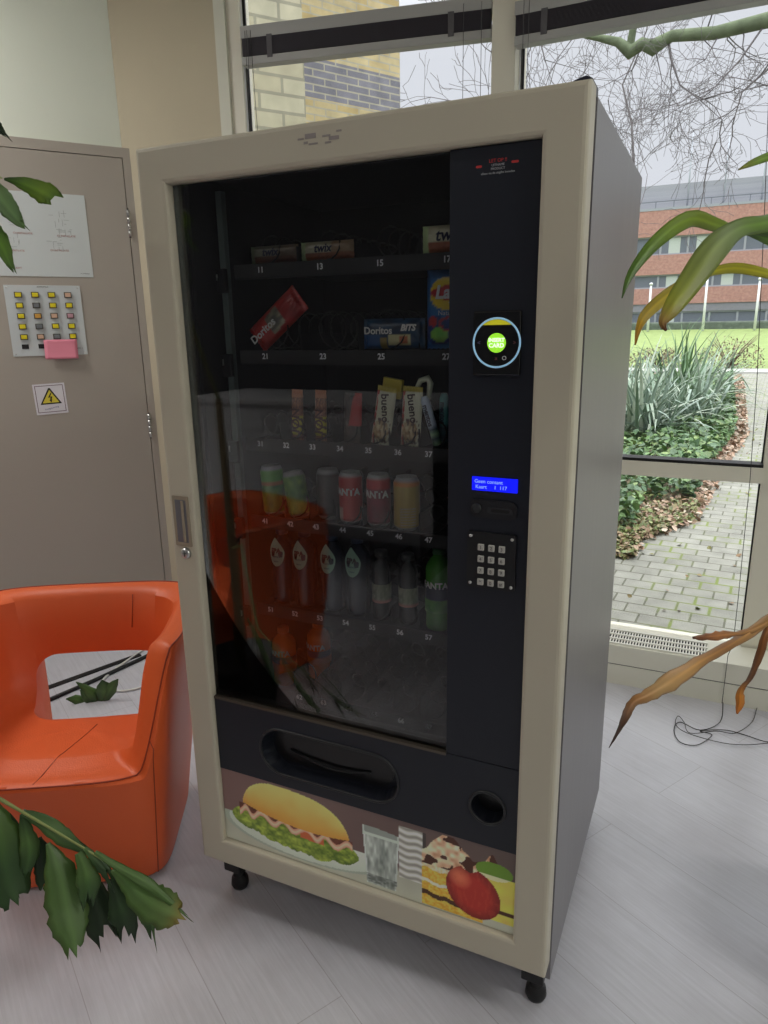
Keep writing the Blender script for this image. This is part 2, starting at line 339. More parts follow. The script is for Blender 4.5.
    # keypad
    mb = MB(); mb.prism(rrect(.702, 1.003, .794, 1.111, .005), .006, .0135, mat('keypad_black', (20, 20, 22), .3)); kp = puts(mb, 'keypad', None)
    for sx, sz in ((.709, 1.103), (.787, 1.103), (.709, 1.011), (.787, 1.011)):
        puts(MB().lathe([(0, 0), (.0032, 0), (.0030, .0016), (0, .002)], STEEL, 12, TR(sx, .006, sz, rx=math.pi/2)), 'screw', None, kp)
    keym = mat('key_grey', (178, 176, 170), .4)
    for i, ch in enumerate('123456789*0#'):
        kx = .7295+(i % 3)*.0197; kz = 1.083-(i//3)*.0225
        kb = puts(MB().box((kx-.0057, .0015, kz-.0060), (kx+.0057, .007, kz+.0060), keym, bev=.0012), 'key', None, kp)
        text(ch, .0095, mat('key_print', (30, 30, 30), .5), kp, off @ TR(kx, .0014, kz), 'key_digit')
    # caution text at the top of the control column
    tx('LET OP !!', .0075, REDP, .743, .0124, 1.7345); tx('UITNAME', .005, DIMW, .743, .0124, 1.728); tx('PRODUCT', .005, DIMW, .743, .0124, 1.7225)
    tx('alleen via de uitgifte beneden', .0048, DIMW, .743, .0124, 1.7165)
    puts(MB().prism(stadium(.711, 1.728, .010, .0035), .0122, .0132, REDP), 'red_mark', REDP); puts(MB().prism(stadium(.771, 1.730, .012, .0035), .0122, .0132, REDP), 'red_mark', REDP)
    # top cover
    mb = MB(); mb.prism([(.815, 1.8215), (.872, 1.8215), (.872, 1.855), (.862, 1.860), (.845, 1.856), (.830, 1.845)], .09, .15, mat('cover_dark', (40, 42, 56), .4)); puts(mb, 'hinge_cover', None)
    # feet
    for fx, fy in ((W_-.034, .095), (.036, .095), (W_-.045, D_-.06), (.075, D_-.06)):
        mb = MB(); mb.lathe([(0, 0), (.020, 0), (.024, .010), (.022, .028), (.014, .040), (.014, .088), (0, .088)], RUB, 24, TR(fx, fy, 0)); mb.box((fx-.030, fy-.026, .06), (fx+.02, fy+.03, .086), RUB, bev=.003)
        mb.lathe([(0, .03), (.018, .03), (.018, .042), (0, .042)], DSTEEL, 6, TR(fx, fy, 0)); puts(mb, 'foot', None)
    # side rail + brackets
    mb = MB(); mb.box((.099, .12, .64), (.114, .135, 1.76), mat('rail_grey_green', (116, 130, 128), .5)); rl = puts(mb, 'shelf_rail', None)
    ROWS = [1.600, 1.421, 1.227, 1.045, .823, .603]
    for z in ROWS[:5]:
        puts(MB().box((.094, .108, z-.045), (.118, .120, z+.005), LINER, bev=.002).tube([(.099, .106, z-.02), (.099, .106, z-.006)], .0018, STEEL, 6), 'bracket', None, rl)
    # trays
    four = [.197, .341, .476, .615]; seven = [.170+.068*i for i in range(7)]
    strip = mat('shelf_strip', (28, 28, 31), .6)
    for ri, z in enumerate(ROWS):
        mb = MB(); mb.box((.13, .128, z-.016), (.695, .132, z+.012), strip); mb.box((.13, .128, z-.018), (.695, .142, z-.015), strip); mb.box((.13, .132, z+.000), (.695, .60, z+.004), LINER)
        cols = four if ri < 2 else seven
        for i, cx_ in enumerate(cols[:-1]):
            xx = (cx_+cols[i+1])/2; mb.box((xx-.001, .16, z+.004), (xx+.001, .60, z+.045), LINER)
        tr = puts(mb, 'product_tray', None)
        for i, cx_ in enumerate(cols):
            n = (2*i+1) if ri < 2 else i+1
            tx('%d%d' % (ri+1, n), .0165, mat('label_white', (235, 235, 240), .6), cx_, .1275, z-.001, tr, 'number_label', bold=.0004)
            if ri == 0: R0, cz_ = .030, .036
            elif ri == 1: R0, cz_ = .040, .046
            else: R0, cz_ = .0255, .031
            pitch = .05 if ri in (0, 1, 2) else .072
            pts = []
            turns = int(.38/pitch)
            for k_ in range(turns*14):
                a = 2*math.pi*k_/14; pts.append((cx_+.002+R0*math.sin(a), .146+pitch*k_/14, z+.004+cz_-R0*math.cos(a)+.0015))
            puts(MB().tube(pts, .0017, DSTEEL, 5), 'coil', DSTEEL, tr)
    return vm
def ring_plate(outer, inner, ya, yb):
    n = len(outer); assert n == len(inner)
    vs = [(a, ya, b) for a, b in outer]+[(a, ya, b) for a, b in inner]+[(a, yb, b) for a, b in outer]+[(a, yb, b) for a, b in inner]; fs = []
    for i in range(n):
        j = (i+1) % n; fs += [(i, j, n+j, n+i), (2*n+i, 3*n+i, 3*n+j, 2*n+j), (i, 2*n+i, 2*n+j, j), (n+i, n+j, 3*n+j, 3*n+i)]
    return vs, fs
def mixc(a, b, t): t = max(0, min(1, t)); return tuple(a[i]*(1-t)+b[i]*t for i in range(3))
def hsh(x, y): return (math.sin(x*127.1+y*311.7)*43758.5453) % 1.0
def vn(x, y):
    xi, yi = math.floor(x), math.floor(y); fx, fy = x-xi, y-yi; fx = fx*fx*(3-2*fx); fy = fy*fy*(3-2*fy)
    return (hsh(xi, yi)*(1-fx)+hsh(xi+1, yi)*fx)*(1-fy)+(hsh(xi, yi+1)*(1-fx)+hsh(xi+1, yi+1)*fx)*fy
def food_picture(x0, x1, z0, z1, y):
    NX, NZ = 380, 106; asp = (x1-x0)/(z1-z0)
    def col(u, v):   # u 0..1 across, v 0..1 up ; X in units of picture height
        X = u*asp
        c = mixc((118, 92, 88), (88, 74, 70), u)
        th = .36-.05*u
        if v < th: c = mixc((182, 184, 168), (150, 150, 134), v/th*.6+.2*vn(X*6, v*6))
        elif v < th+.07: c = mixc((150, 148, 132), c, (v-th)/.07)
        dx, dz = (X-1.13)/1.14, (v-.36)/.33
        e = dx*dx+dz*dz
        if e < 1 and v < .42: c = mixc((196, 205, 192), (152, 162, 148), .9 if e > .86 else max(0, (e-.4)*.5))
        if 1.5 < X < 2.25 and abs(v-.36-.02*math.sin(X*8)) < .07*(2.25-X)/.75: c = (196, 204, 192)
        w = .07*vn(X*9, 3)+.03*vn(X*24, 9)
        l = abs((X-1.0)/.88)**2.2+((v-(.36-.05*(X-1)))/(.17+w))**2
        if l < 1:
            g = vn(X*14, v*20)*.6+vn(X*36, v*44)*.4; c = mixc((58, 84, 24), (168, 184, 76), g*1.1)
        mid = .50-.05*(X-1)
        if abs(X-1.02) < .78 and mid-.14 < v < mid+.05:
            q = (math.sin(X*21+3*vn(X*4, 1))*.5+.5); t = (v-mid+.14)/.19; fold = abs(t-(.2+.55*q))
            if fold < .24: c = mixc((226, 190, 162), (186, 132, 108), fold/.24)
            elif t > .2+.55*q: c = mixc((80, 42, 30), (122, 66, 48), vn(X*20, v*30))
            elif 1.1 < X < 1.42: c = (186, 96, 56)
        xx = (X-1.03)/.74; axm = .05*(X-1.03)
        top = .50-axm*1.6+.46*max(0, 1-abs(xx)**3)**.5; bot = .47-axm+.09*xx*xx
        if abs(xx) < 1 and bot < v < top:
            t = (v-bot)/max(.01, top-bot); c = mixc((200, 144, 60), (230, 196, 116), t**.8+.16*(vn(X*7, v*9)-.5)); c = mixc(c, (172, 120, 50), max(0, abs(xx)-.86)*3)
        gx = (X-2.16)/(.24-.06*(1-v))
        if abs(gx) < 1 and .04 < v < .78+.03*math.sin(X*4):
            g = vn(X*22, v*6)*.6+vn(X*46, v*16)*.4; c = mixc((98, 106, 100), (208, 216, 208), g if v < .70 else .35)
            if abs(gx) > .9: c = mixc(c, (212, 220, 214), .6)
            if .06 < v < .17: c = mixc(c, (56, 60, 56), .7*vn(X*30, v*50))
            if .68 < v < .72: c = (186, 196, 186)
        if 2.38 < X < 2.70 and .26 < v < .93: c = mixc((218, 220, 210), (138, 136, 128), .5+.5*math.sin(v*70+math.sin(X*26)*.8)) if X < 2.66 else (62, 58, 54)
        if 2.65 < X < 3.35 and .01 < v < .62:
            t = v+.03*vn(X*14, 5)+.06*(X-2.65); g = vn(X*50, v*50); c = mixc((190, 142, 40), (228, 190, 90), g)
            if .16 < t < .22: c = (66, 38, 20)
            if .33 < t < .37: c = (230, 216, 184)
            if t > .52: c = mixc((234, 224, 194), (186, 166, 126), g)
        if 2.65 < X < 3.6 and .55 <= v < .98:
            hgt = .66+.30*math.exp(-((X-2.95)/.22)**2)+.20*math.exp(-((X-3.4)/.16)**2)*vn(X*9, 2)*1.4+.05*vn(X*17, 8)
            if v < hgt: g = vn(X*11, v*13); c = (70, 38, 26) if g < .38 else mixc((236, 222, 190), (176, 130, 98), vn(X*20, v*20))
        if X > 3.36 and .10 < v < .66: c = mixc((234, 200, 84), (216, 180, 90), vn(X*10, v*10)); c = (70, 40, 22) if .20 < v < .25 else c
        if ((X-3.46)/.20)**2+((v-.71)/.11)**2 < 1: c = (98, 134, 44) if v > .66 else (214, 210, 160)
        ax, az = (X-3.235)/.30, (v-.36)/.31; ax += .14*az; e = ax*ax+az*az
        if e < 1 and not (az > .78+.5*abs(ax) and abs(ax) < .3):
            sh = max(0, 1-((ax+.45)**2+(az-.5)**2)*4); c = mixc((160, 44, 34), (96, 22, 20), max(0, e-.35)*1.2); c = mixc(c, (216, 128, 92), sh*.75)
            if vn(X*50, v*16) > .7: c = mixc(c, (180, 80, 50), .25)
        return tuple(min(.9, x*1.55) for x in lin(c))
    vs = []; cs = []
    for j in range(NZ+1):
        for i in range(NX+1):
            u, v = i/NX, j/NZ; vs.append((x0+(x1-x0)*u, y, z0+(z1-z0)*v)); cs.append(col(u, v))
    fs = [(j*(NX+1)+i, j*(NX+1)+i+1, (j+1)*(NX+1)+i+1, (j+1)*(NX+1)+i) for j in range(NZ) for i in range(NX)]
    mb = MB(); mb.faces(vs, fs, VC, False, cs); return mb
vm = build_machine()
# ------------------------------------------------------------------ products
def wrapper_mesh(w, h, t, cf, fin=.05, axis_v=True, nx=26, nz=44):
    """pillow pack, origin bottom centre, front faces -y"""
    vs = []; cs = []; fs = []
    for side in (-1, 1):
        b = len(vs)
        for j in range(nz+1):
            for i in range(nx+1):
                u, v = i/nx, j/nz
                e = v if axis_v else u; o = u if axis_v else v
                f = min(1, max(0, (min(e, 1-e)-fin)/.16)); th = t/2*math.sqrt(max(0, f*(2-f)))*(max(0, 1-abs(2*o-1)**3.2))**.6
                zz = 0
                if axis_v and (v == 0 or v == 1): zz = .0012*(1 if i % 2 else -1)
                wr = .0009*math.sin(u*40+v*23)*(1 if f < .6 else .3)
                vs.append(((u-.5)*w, side*(th+.0003)+wr, v*h+zz)); cs.append(lin(cf(u, v)))
        for j in range(nz):
            for i in range(nx): fs.append((b+j*(nx+1)+i, b+j*(nx+1)+i+1, b+(j+1)*(nx+1)+i+1, b+(j+1)*(nx+1)+i))
    mb = MB(); mb.faces(vs, fs, VCG, True, cs); return mb
def product(name, mb, loc, label, cat, ry=0, rz=0, rx=0, group=None, m=None):
    o = mb.obj(name, m, loc=loc, rot=(rx, ry, rz)); return tag(o, label, cat, group)
def nz_(u, v, s=12): return vn(u*s, v*s)
def twixish(u, v):
    if v < .12 or v > .88: return (150, 165, 120)
    return mixc((205, 205, 180), (150, 150, 120), nz_(u, v, 9)) if v > .45 else mixc((120, 62, 34), (164, 84, 44), nz_(u, v, 14))
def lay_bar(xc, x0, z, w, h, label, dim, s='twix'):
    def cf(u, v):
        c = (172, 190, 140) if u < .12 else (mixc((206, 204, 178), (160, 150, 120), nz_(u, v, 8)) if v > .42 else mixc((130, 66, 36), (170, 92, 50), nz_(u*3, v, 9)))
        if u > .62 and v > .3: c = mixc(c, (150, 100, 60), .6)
        return tuple(x*dim for x in c)  # scaling the wrapper colours paints in how lit each bar looks
    o = product('chocolate_bar', wrapper_mesh(w, h, .018, cf, .02, False, 40, 14), (x0+w/2, .166, z), label, 'snack bar', group=None)
    text(s, h*.62, mat('navy_print', (22, 24, 60), .5), o, TR(-w*.05, -.0105, h*.62), bold=.0006, shear=.2)
lay_bar(0, .150, 1.6145, .120, .036, 'biscuit bar painted dim, lying above the number 11 at the top left', .55)
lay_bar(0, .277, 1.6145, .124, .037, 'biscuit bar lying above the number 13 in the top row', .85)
lay_bar(0, .552, 1.6145, .125, .050, 'biscuit bar painted bright, lying above the number 17 beside the control column', 1.15)
# red crisps bag, tipped
def reddor(u, v):
    c = mixc((150, 26, 26), (196, 50, 40), nz_(u, v, 6))
    if .35 < v < .62 and abs(u-.5+.3*(v-.5)) < .34: c = mixc((70, 70, 64), (190, 180, 150), nz_(u, v, 10))
    return c
o = product('crisps_bag', wrapper_mesh(.062, .150, .028, reddor), (.150, .168, 1.452), 'red tortilla chips bag fallen over above the number 21', 'crisps bag', ry=math.radians(52))
text('Doritos', .024, WHITE, o, TR(0, -.0150, .035, ry=math.radians(-90)) @ TR(0, 0, .0), bold=.0006)
def bluedor(u, v):
    c = mixc((16, 34, 60), (30, 80, 120), nz_(u, v, 7))
    if v < .5 and u < .3: c = (36, 84, 140)
    if .45 < u < .8 and .1 < v < .48: c = (206, 200, 150)
    if .62 < u < .76 and .16 < v < .42: c = (190, 110, 70)
    if .3 < u < .42 and v < .4: c = (150, 130, 60)
    return c
o = product('crisps_bag', wrapper_mesh(.136, .060, .026, bluedor, .03, False, 44, 20), (.487, .168, 1.4345), 'dark blue tortilla chips pack above the number 25', 'crisps bag')
text('Doritos', .020, WHITE, o, TR(-.030, -.0142, .036), bold=.0005); text('BITS', .017, WHITE, o, TR(.036, -.0142, .041), bold=.0008, shear=.3)
def lays(u, v):
    c = mixc((34, 96, 170), (60, 140, 200), nz_(u, v, 5)); 
    if ((u-.44)/.36)**2+((v-.66)/.2)**2 < 1: c = (238, 205, 40)
    if ((u-.44)/.33)**2+((v-.67)/.085)**2 < 1: c = (196, 30, 36)
    if ((u-.24)/.30)**2+((v-.22)/.17)**2 < 1: c = mixc((40, 70, 150), (28, 50, 110), nz_(u, v, 9))
    if ((u-.25)/.16)**2+((v-.17)/.09)**2 < 1: c = mixc((100, 190, 50), (160, 220, 90), nz_(u, v, 16))
    if ((u-.14)/.08)**2+((v-.33)/.06)**2 < 1: c = (200, 60, 60)
    if abs(((u-.42)/.15)**2+((v-.30)/.08)**2-1) < .35: c = (190, 50, 70)
    return c
o = product('crisps_bag', wrapper_mesh(.125, .158, .040, lays), (.622, .170, 1.4345), 'blue crisps bag with a yellow round badge above the number 27', 'crisps bag')
text("Lay's", .034, WHITE, o, TR(-.006, -.0212, .106), bold=.0012, shear=.2)
text('Naturel', .013, WHITE, o, TR(-.012, -.0212, .068))
# row 3
def lion(u, v):
    c = (140, 84, 44)
    if .1 < v < .5: c = (205, 190, 40) if math.sin(v*46+u*5) > -.35 else (90, 50, 24)
    elif v > .86: c = (196, 120, 70)
    else: c = mixc((96, 50, 30), (196, 130, 80), nz_(u*2, v*3, 9))
    return c
for x, lb in ((.246, 'brown and yellow chocolate bar standing upright, the left one of two'), (.306, 'brown and yellow chocolate bar standing upright, the right one of two')):
    o = product('chocolate_bar', wrapper_mesh(.028, .112, .014, lion), (x, .166, 1.2345), lb, 'snack bar', ry=.04)
    text('LION', .030, mat('brown_print', (84, 40, 18), .5), o, TR(0, -.0085, .037, ry=math.radians(-90)), bold=.0005)
def kit(u, v): return mixc((96, 74, 68), (60, 50, 50), nz_(u, v, 14)) if u < .6-.4*(1-v) or v < .35 else (190, 44, 44)
product('chocolate_bar', wrapper_mesh(.042, .108, .014, kit), (.385, .166, 1.2345), 'dark chocolate bar with a red upper edge above the number 34', 'snack bar', ry=.05)
def bue(u, v):
    c = (222, 222, 196)
    if u < .16: c = (196, 70, 66) if nz_(u, v, 16) > .45 else (226, 210, 190)
    if v < .46:
        e = ((u-.5)/.4)**2+((v-.24)/.2)**2
        if e < 1: c = mixc((150, 110, 60), (236, 226, 190), nz_(u*1.5, v*2.5, 9))
        if nz_(u*3, v*4, 4) > .72: c = (86, 60, 40)
    if v > .93: c = (206, 190, 90)
    return c
for x, lb, ry in ((.452, 'white chocolate bar above the number 35, a yellow wrapper folded at its top', .16), (.522, 'white chocolate bar above the number 36, a cream flap at its top', .06)):
    o = product('chocolate_bar', wrapper_mesh(.044, .124, .016, bue), (x, .166, 1.2345), lb, 'snack bar', ry=ry)
    text('bueno', .024, mat('choc_print', (50, 26, 18), .5), o, TR(.004, -.0095, .080, ry=math.radians(80)), bold=.0005)
    fl = MB(); yl = ry > .1
    cfl = (206, 186, 70) if yl else (226, 232, 206)
    m_ = mat('flap_%s' % ('yellow' if yl else 'cream'), cfl, .35)
    if yl: fl.box((-.018, .012, .100), (.026, .024, .141), m_, bev=.002)
    else: fl.tube([(.002, .014, .118), (.010, .014, .136), (.026, .014, .142), (.032, .014, .132), (.030, .014, .100)], [.005, .006, .007, .007, .005], m_, 8)
    fl.obj('wrapper_flap', None, o)
def mentos(u, v):
    c = (196, 216, 236) if v > .4 else (60, 90, 110)
    if v < .4 and nz_(u*2, v*3, 6) > .5: c = (170, 200, 170)
    return c
def roll(loc, ry, lb, c1, c2, s):
    n = 14; prof = [(.004, 0), (.0095, .002), (.010, .006), (.010, .104), (.0095, .108), (.004, .110)]
    pr = []; cc = []
    for k in range(12):
        z = .110*k/11; r = .0095 if 0 < k < 11 else .006; pr.append((r, z)); cc.append(lin(c2 if k < 5 and k % 2 else c1 if k > 4 else (40, 70, 90)))
    mb = MB(); mb.lathe(pr, VCG, n, None, cc); o = product('mint_roll', mb, loc, lb, 'mint roll', ry=ry)
    text(s, .0150, mat('navy_print'), o, Matrix.Translation((0, 0, .070)) @ Matrix.Rotation(math.radians(90), 4, 'Y'), bold=.0006); 
    o.children[0].data.transform(Matrix.Translation((0, -.0100, 0)))
roll((.588, .160, 1.2345), -.30, 'pale blue mint roll leaning left above the number 37', (196, 214, 236), (150, 190, 150), 'mentos')
roll((.590, .186, 1.2345), .0, 'teal mint roll between two others above the number 37', (90, 170, 170), (60, 110, 120), 'mentos')
roll((.612, .184, 1.2345), .05, 'dark teal mint roll nearest the control column', (84, 140, 170), (30, 60, 80), 'mentos')
# row 4 cans
def can(loc, cols, lb, txt=None, tc=None, hgt=.118, r=.0265, ts=.022, tz=.075, ry=0, rx=0, swirl=None):
    pr = [(.0, 0), (.019, 0), (.021, .003), (.0235, .006), (r, .012)]; N0 = 22
    for k in range(N0+1): pr.append((r, .012+(hgt-.012-.012)*k/N0))
    pr += [(.0235, hgt-.005), (.0222, hgt-.002), (.0222, hgt), (.021, hgt), (.0205, hgt-.004), (0, hgt-.005)]
    cc = []
    for k, (rr, z) in enumerate(pr):
        if k < 4 or k >= len(pr)-6: cc.append(lin((176, 178, 180)))
        else:
            t = z/hgt; cc.append((lambda t: (lambda a: lin(cols(a, t))))(t))
    mb = MB(); mb.lathe(pr, VCG, 32, None, cc)
    mb.tube([(.0, -.002, hgt-.0035), (.006, -.003, hgt-.0015), (.007, .006, hgt-.0015), (-.007, .006, hgt-.0015), (-.006, -.003, hgt-.0015)], .0009, VCG, 5, closed=True, cols=[lin((190, 190, 190))]*5)
    o = product('drink_can', mb, loc, lb, 'drink can', ry=ry, rx=rx)
    if txt: text(txt, ts, mat(*tc), o, Matrix.Translation((0, 0, tz)), bend=r+.0004, bold=.0008)
    return o
WP = ('white_print', (225, 225, 225), .6)
G1 = lambda a, t: mixc((40, 120, 40), (120, 180, 60), vn(a*3, t*8)) if t < .62 else ((190, 130, 60) if t < .7 else (110, 190, 70))
z4 = 1.0505
can((.170, .172, z4), G1, 'green drink can above the number 41, at the left end of its row', ry=-.05)
can((.238, .176, z4), lambda a, t: mixc((70, 130, 50), (150, 200, 90), vn(a*4, t*9)), 'green drink can leaning back above the number 42', ry=-.16, hgt=.108)
can((.306, .190, z4), lambda a, t: (30, 34, 34), 'dark drink can above the number 43', hgt=.116)
can((.374, .172, z4), lambda a, t: (190, 44, 44) if t > .35 or a > 4.4 else (214, 180, 170), 'bright red drink can above the number 44', 'FANTA', WP)
can((.443, .172, z4), lambda a, t: (200, 50, 60) if t > .72 else mixc((110, 36, 60), (150, 50, 76), vn(a*3, t*8)), 'dark red and purple drink can above the number 45', 'FANTA', WP)
o = can((.512, .168, z4), lambda a, t: (214, 140, 50) if t > .84 else mixc((176, 150, 60), (200, 176, 84), vn(a*6, t*2)), 'golden drink can with fine print above the number 46', r=.0285)
for k in range(7): text('ingredients water', .0052, DIMW, o, Matrix.Translation((0, 0, .016+.006*k)) @ Matrix.Rotation(.5, 4, 'Z'), bend=.0289)
# row 5 bottles
clear = glass_mat('bottle_plastic', (.55, .6, .6), 1.4, .9, .05)
def bottle(loc, lb, liq, capc, labf=None, hgt=.205, r=.031, txt=None, tcol=WP, drop=False, tz=.1, ts=.02, name='water_bottle', cat='bottle'):
    pr = [(0, 0), (r*.75, 0), (r*.98, .006), (r, .014), (r*.96, .035), (r, .055), (r, hgt*.70), (r*.97, hgt*.76), (r*.8, hgt*.82), (r*.5, hgt*.88), (.0125, hgt*.89), (.0125, hgt*.93), (0, hgt*.93)]
    mb = MB(); mb.lathe(pr, liq, 24); o = product(name, mb, loc, lb, cat)
    mb = MB(); mb.lathe([(0, 0), (.0145, 0), (.0145, .012), (.0135, .014), (0, .014)], capc, 20, Matrix.Translation((0, 0, hgt*.915))); mb.obj('cap', None, o)
    if labf:
        mb = MB(); ps = [(r+.0006, z) for z in [.045+.004*k for k in range(int((hgt*.58-.045)/.004))]]
        cc = [(lambda t: (lambda a: lin(labf(a, t))))(i/len(ps)) for i in range(len(ps))]
        n = 32; vs = []; cs = []
        for i, (rr, z) in enumerate(ps):
            for j in range(n): a = 2*math.pi*j/n; vs.append((rr*math.cos(a), rr*math.sin(a), z)); cs.append(cc[i](a))
        mb.faces(vs, [(i*n+j, i*n+(j+1) % n, (i+1)*n+(j+1) % n, (i+1)*n+j) for i in range(len(ps)-1) for j in range(n)], VC, True, cs); mb.obj('bottle_label', None, o)
    if drop:
        pts = []
        for k in range(28):
            a = 2*math.pi*k/28; s_ = .021*math.sin(a)*(1 if math.cos(a) < 0 else (1-math.cos(a)**1.3*.75)); pts.append((s_, (.135+.036*math.cos(a))))
        vs = []
        for sgn in (0, 1):
            for a, b in pts: an = a/r; rr = r+.0006+sgn*.0004; vs.append((rr*math.sin(an), -rr*math.cos(an), b))
        mb = MB(); n = 28; vs.append(((0, -(r+.0012), .130))); mb.faces(vs, [(i, (i+1) % n, n+(i+1) % n, n+i) for i in range(n)]+[(n+i, n+(i+1) % n, 2*n) for i in range(n)], mat('drop_label', (150, 185, 165), .5)); mb.obj('bottle_label', None, o)
        text('SPA', .0155, mat('red_brown_print', (60, 24, 24), .5), o, Matrix.Translation((0, 0, .138)), bend=r+.0016, bold=.0008)
        text('REINE', .006, mat('teal_print', (40, 80, 90), .5), o, Matrix.Translation((0, 0, .123)), bend=r+.0016)
        text('water', .006, mat('teal_print'), o, Matrix.Translation((0, 0, .112)), bend=r+.0016)
    elif txt: text(txt, ts, mat(*tcol), o, Matrix.Translation((0, 0, tz)), bend=r+.0012, bold=.0006)
    return o
z5 = .8285
darkw = mat('water_dark_blue', (26, 36, 52), .12, spec=.6); capb = mat('cap_blue', (40, 60, 90), .4)
for x, n_ in ((.180, 'leftmost of four in its row'), (.243, 'second from the left of its row'), (.318, 'third of four in its row'), (.383, 'rightmost of the four in its row')):
    bottle((x, .178, z5), 'dark water bottle with a pale drop label, '+n_, darkw, capb, drop=True, hgt=.19, r=.0295)
amb = mat('pale_drink', (60, 62, 58), .12, spec=.6)
lw = lambda a, t: (200, 196, 170) if t > .25 else (206, 130, 120)
for x, n_ in ((.446, 'next to the drop labelled water bottles'), (.512, 'next to the green lemonade bottle')):
    bottle((x, .172, z5), 'slim dark bottle with a cream and pink label, '+n_, mat('slim_glass', (38, 42, 44), .15, spec=.6), mat('cap_grey', (60, 62, 64), .4), lambda a, t: (206, 140, 128) if t < .12 else mixc((176, 180, 150), (110, 116, 90), vn(a*6, t*6)), hgt=.165, r=.0215, name='drink_bottle')
bottle((.585, .172, z5), 'green lemonade bottle above the number 57, beside the control column', mat('green_drink', (70, 140, 50), .15), mat('cap_green', (40, 90, 50), .4), lambda a, t: mixc((40, 110, 40), (110, 180, 70), vn(a*5, t*5)) if t < .5 else (20, 34, 60), hgt=.19, r=.030, txt='FANTA', tz=.108, name='lemonade_bottle')
z6 = .6085
for x, y, lb in ((.172, .172, 'front orange lemonade bottle above the number 61'), (.236, .235, 'orange lemonade bottle standing behind the front orange one')):
    bottle((x, y, z6), lb, mat('orange_drink', (230, 110, 30), .15), mat('cap_orange', (214, 96, 30), .4), lambda a, t: (226, 104, 26) if t < .5 else (50, 40, 80), hgt=.150, r=.030, txt='FANTA', tz=.090, name='lemonade_bottle')
# ------------------------------------------------------------------ room shell
WALLM = mat('wall_paint', (228, 233, 220), .8, noise=.02, nscale=2, bump=.15, bscale=120)
WALLB = mat('wall_paint_beige', (190, 180, 156), .8, noise=.03, nscale=3, bump=.15, bscale=120)
FRAME = mat('window_frame_paint', (226, 222, 206), .45)
FLOOR = streak_mat('vinyl_floor', (200, 200, 208), .33, (5, 110, 1), .10, rot=math.radians(30), seams=True)
A11 = math.radians(11.0); PW = Vector((-1.48, 1.52, 0)); A55 = math.radians(55)
WL = Matrix.Translation((.2, 1.85, 0)) @ Matrix.Rotation(A11, 4, 'Z')        # left window plane, x to the left is negative
PL = Matrix.Translation(PW) @ Matrix.Rotation(A55, 4, 'Z')                   # diagonal wall, x negative to the left, -y into the room
CEIL = 3.15
def wl(x, y, z=0): return WL @ Vector((x, y, z))
def pl(x, y, z=0): return PL @ Vector((x, y, z))
far = pl(-3.2, 0)
fp = [wl(-1.72, .30), wl(.05, .30), Vector((.25, 1.95, 0)), Vector((3.6, 1.95, 0)), Vector((3.6, -4.6, 0)), Vector((far.x, -4.6, 0)), far, PW]
def slab(pts, z0, z1, m, name):
    mb = MB(); mb.prism([(p.x, p.y) for p in pts], z0, z1, m, axis='z'); return mb.obj(name)
struct(slab([PL @ Vector((-3.2, .1, 0)), PL @ Vector((.05, .1, 0)), wl(.05, .14), Vector((.25, 1.98, 0)), Vector((3.7, 1.98, 0)), Vector((3.7, -4.7, 0)), Vector((far.x-.1, -4.7, 0))], -.12, 0, FLOOR, 'floor'), 'grey streaked vinyl floor')
struct(slab([PL @ Vector((-3.2, .1, 0)), PL @ Vector((.05, .1, 0)), wl(.05, .14), Vector((.25, 1.98, 0)), Vector((3.7, 1.98, 0)), Vector((3.7, -4.7, 0)), Vector((far.x-.1, -4.7, 0))], CEIL, CEIL+.1, mat('ceiling_white', (225, 225, 220), .9), 'ceiling'), 'white ceiling')
mb = MB(); mb.box((-3.2, 0, 0), (0.06, .12, CEIL), WALLM, PL); struct(mb.obj('wall_left'), 'pale diagonal wall holding the grey cupboard door')
mb = MB(); mb.box((-1.70, 0, 0), (-1.20, .14, CEIL), WALLB, WL); struct(mb.obj('wall_corner'), 'beige wall strip between cupboard and window')
DARKW = mat('wall_dark', (128, 128, 134), .9)
mb = MB(); mb.box((far.x-.1, -4.7, 0), (far.x, far.y, CEIL), DARKW); struct(mb.obj('wall_far_left'), 'side wall outside the picture')
mb = MB(); mb.box((far.x, -4.7, 0), (3.7, -4.6, CEIL), DARKW); struct(mb.obj('wall_back'), 'dark wall behind the camera')
mb = MB(); mb.box((3.6, -4.6, 0), (3.7, 1.98, CEIL), WALLM); struct(mb.obj('wall_right'), 'pale wall outside the picture')
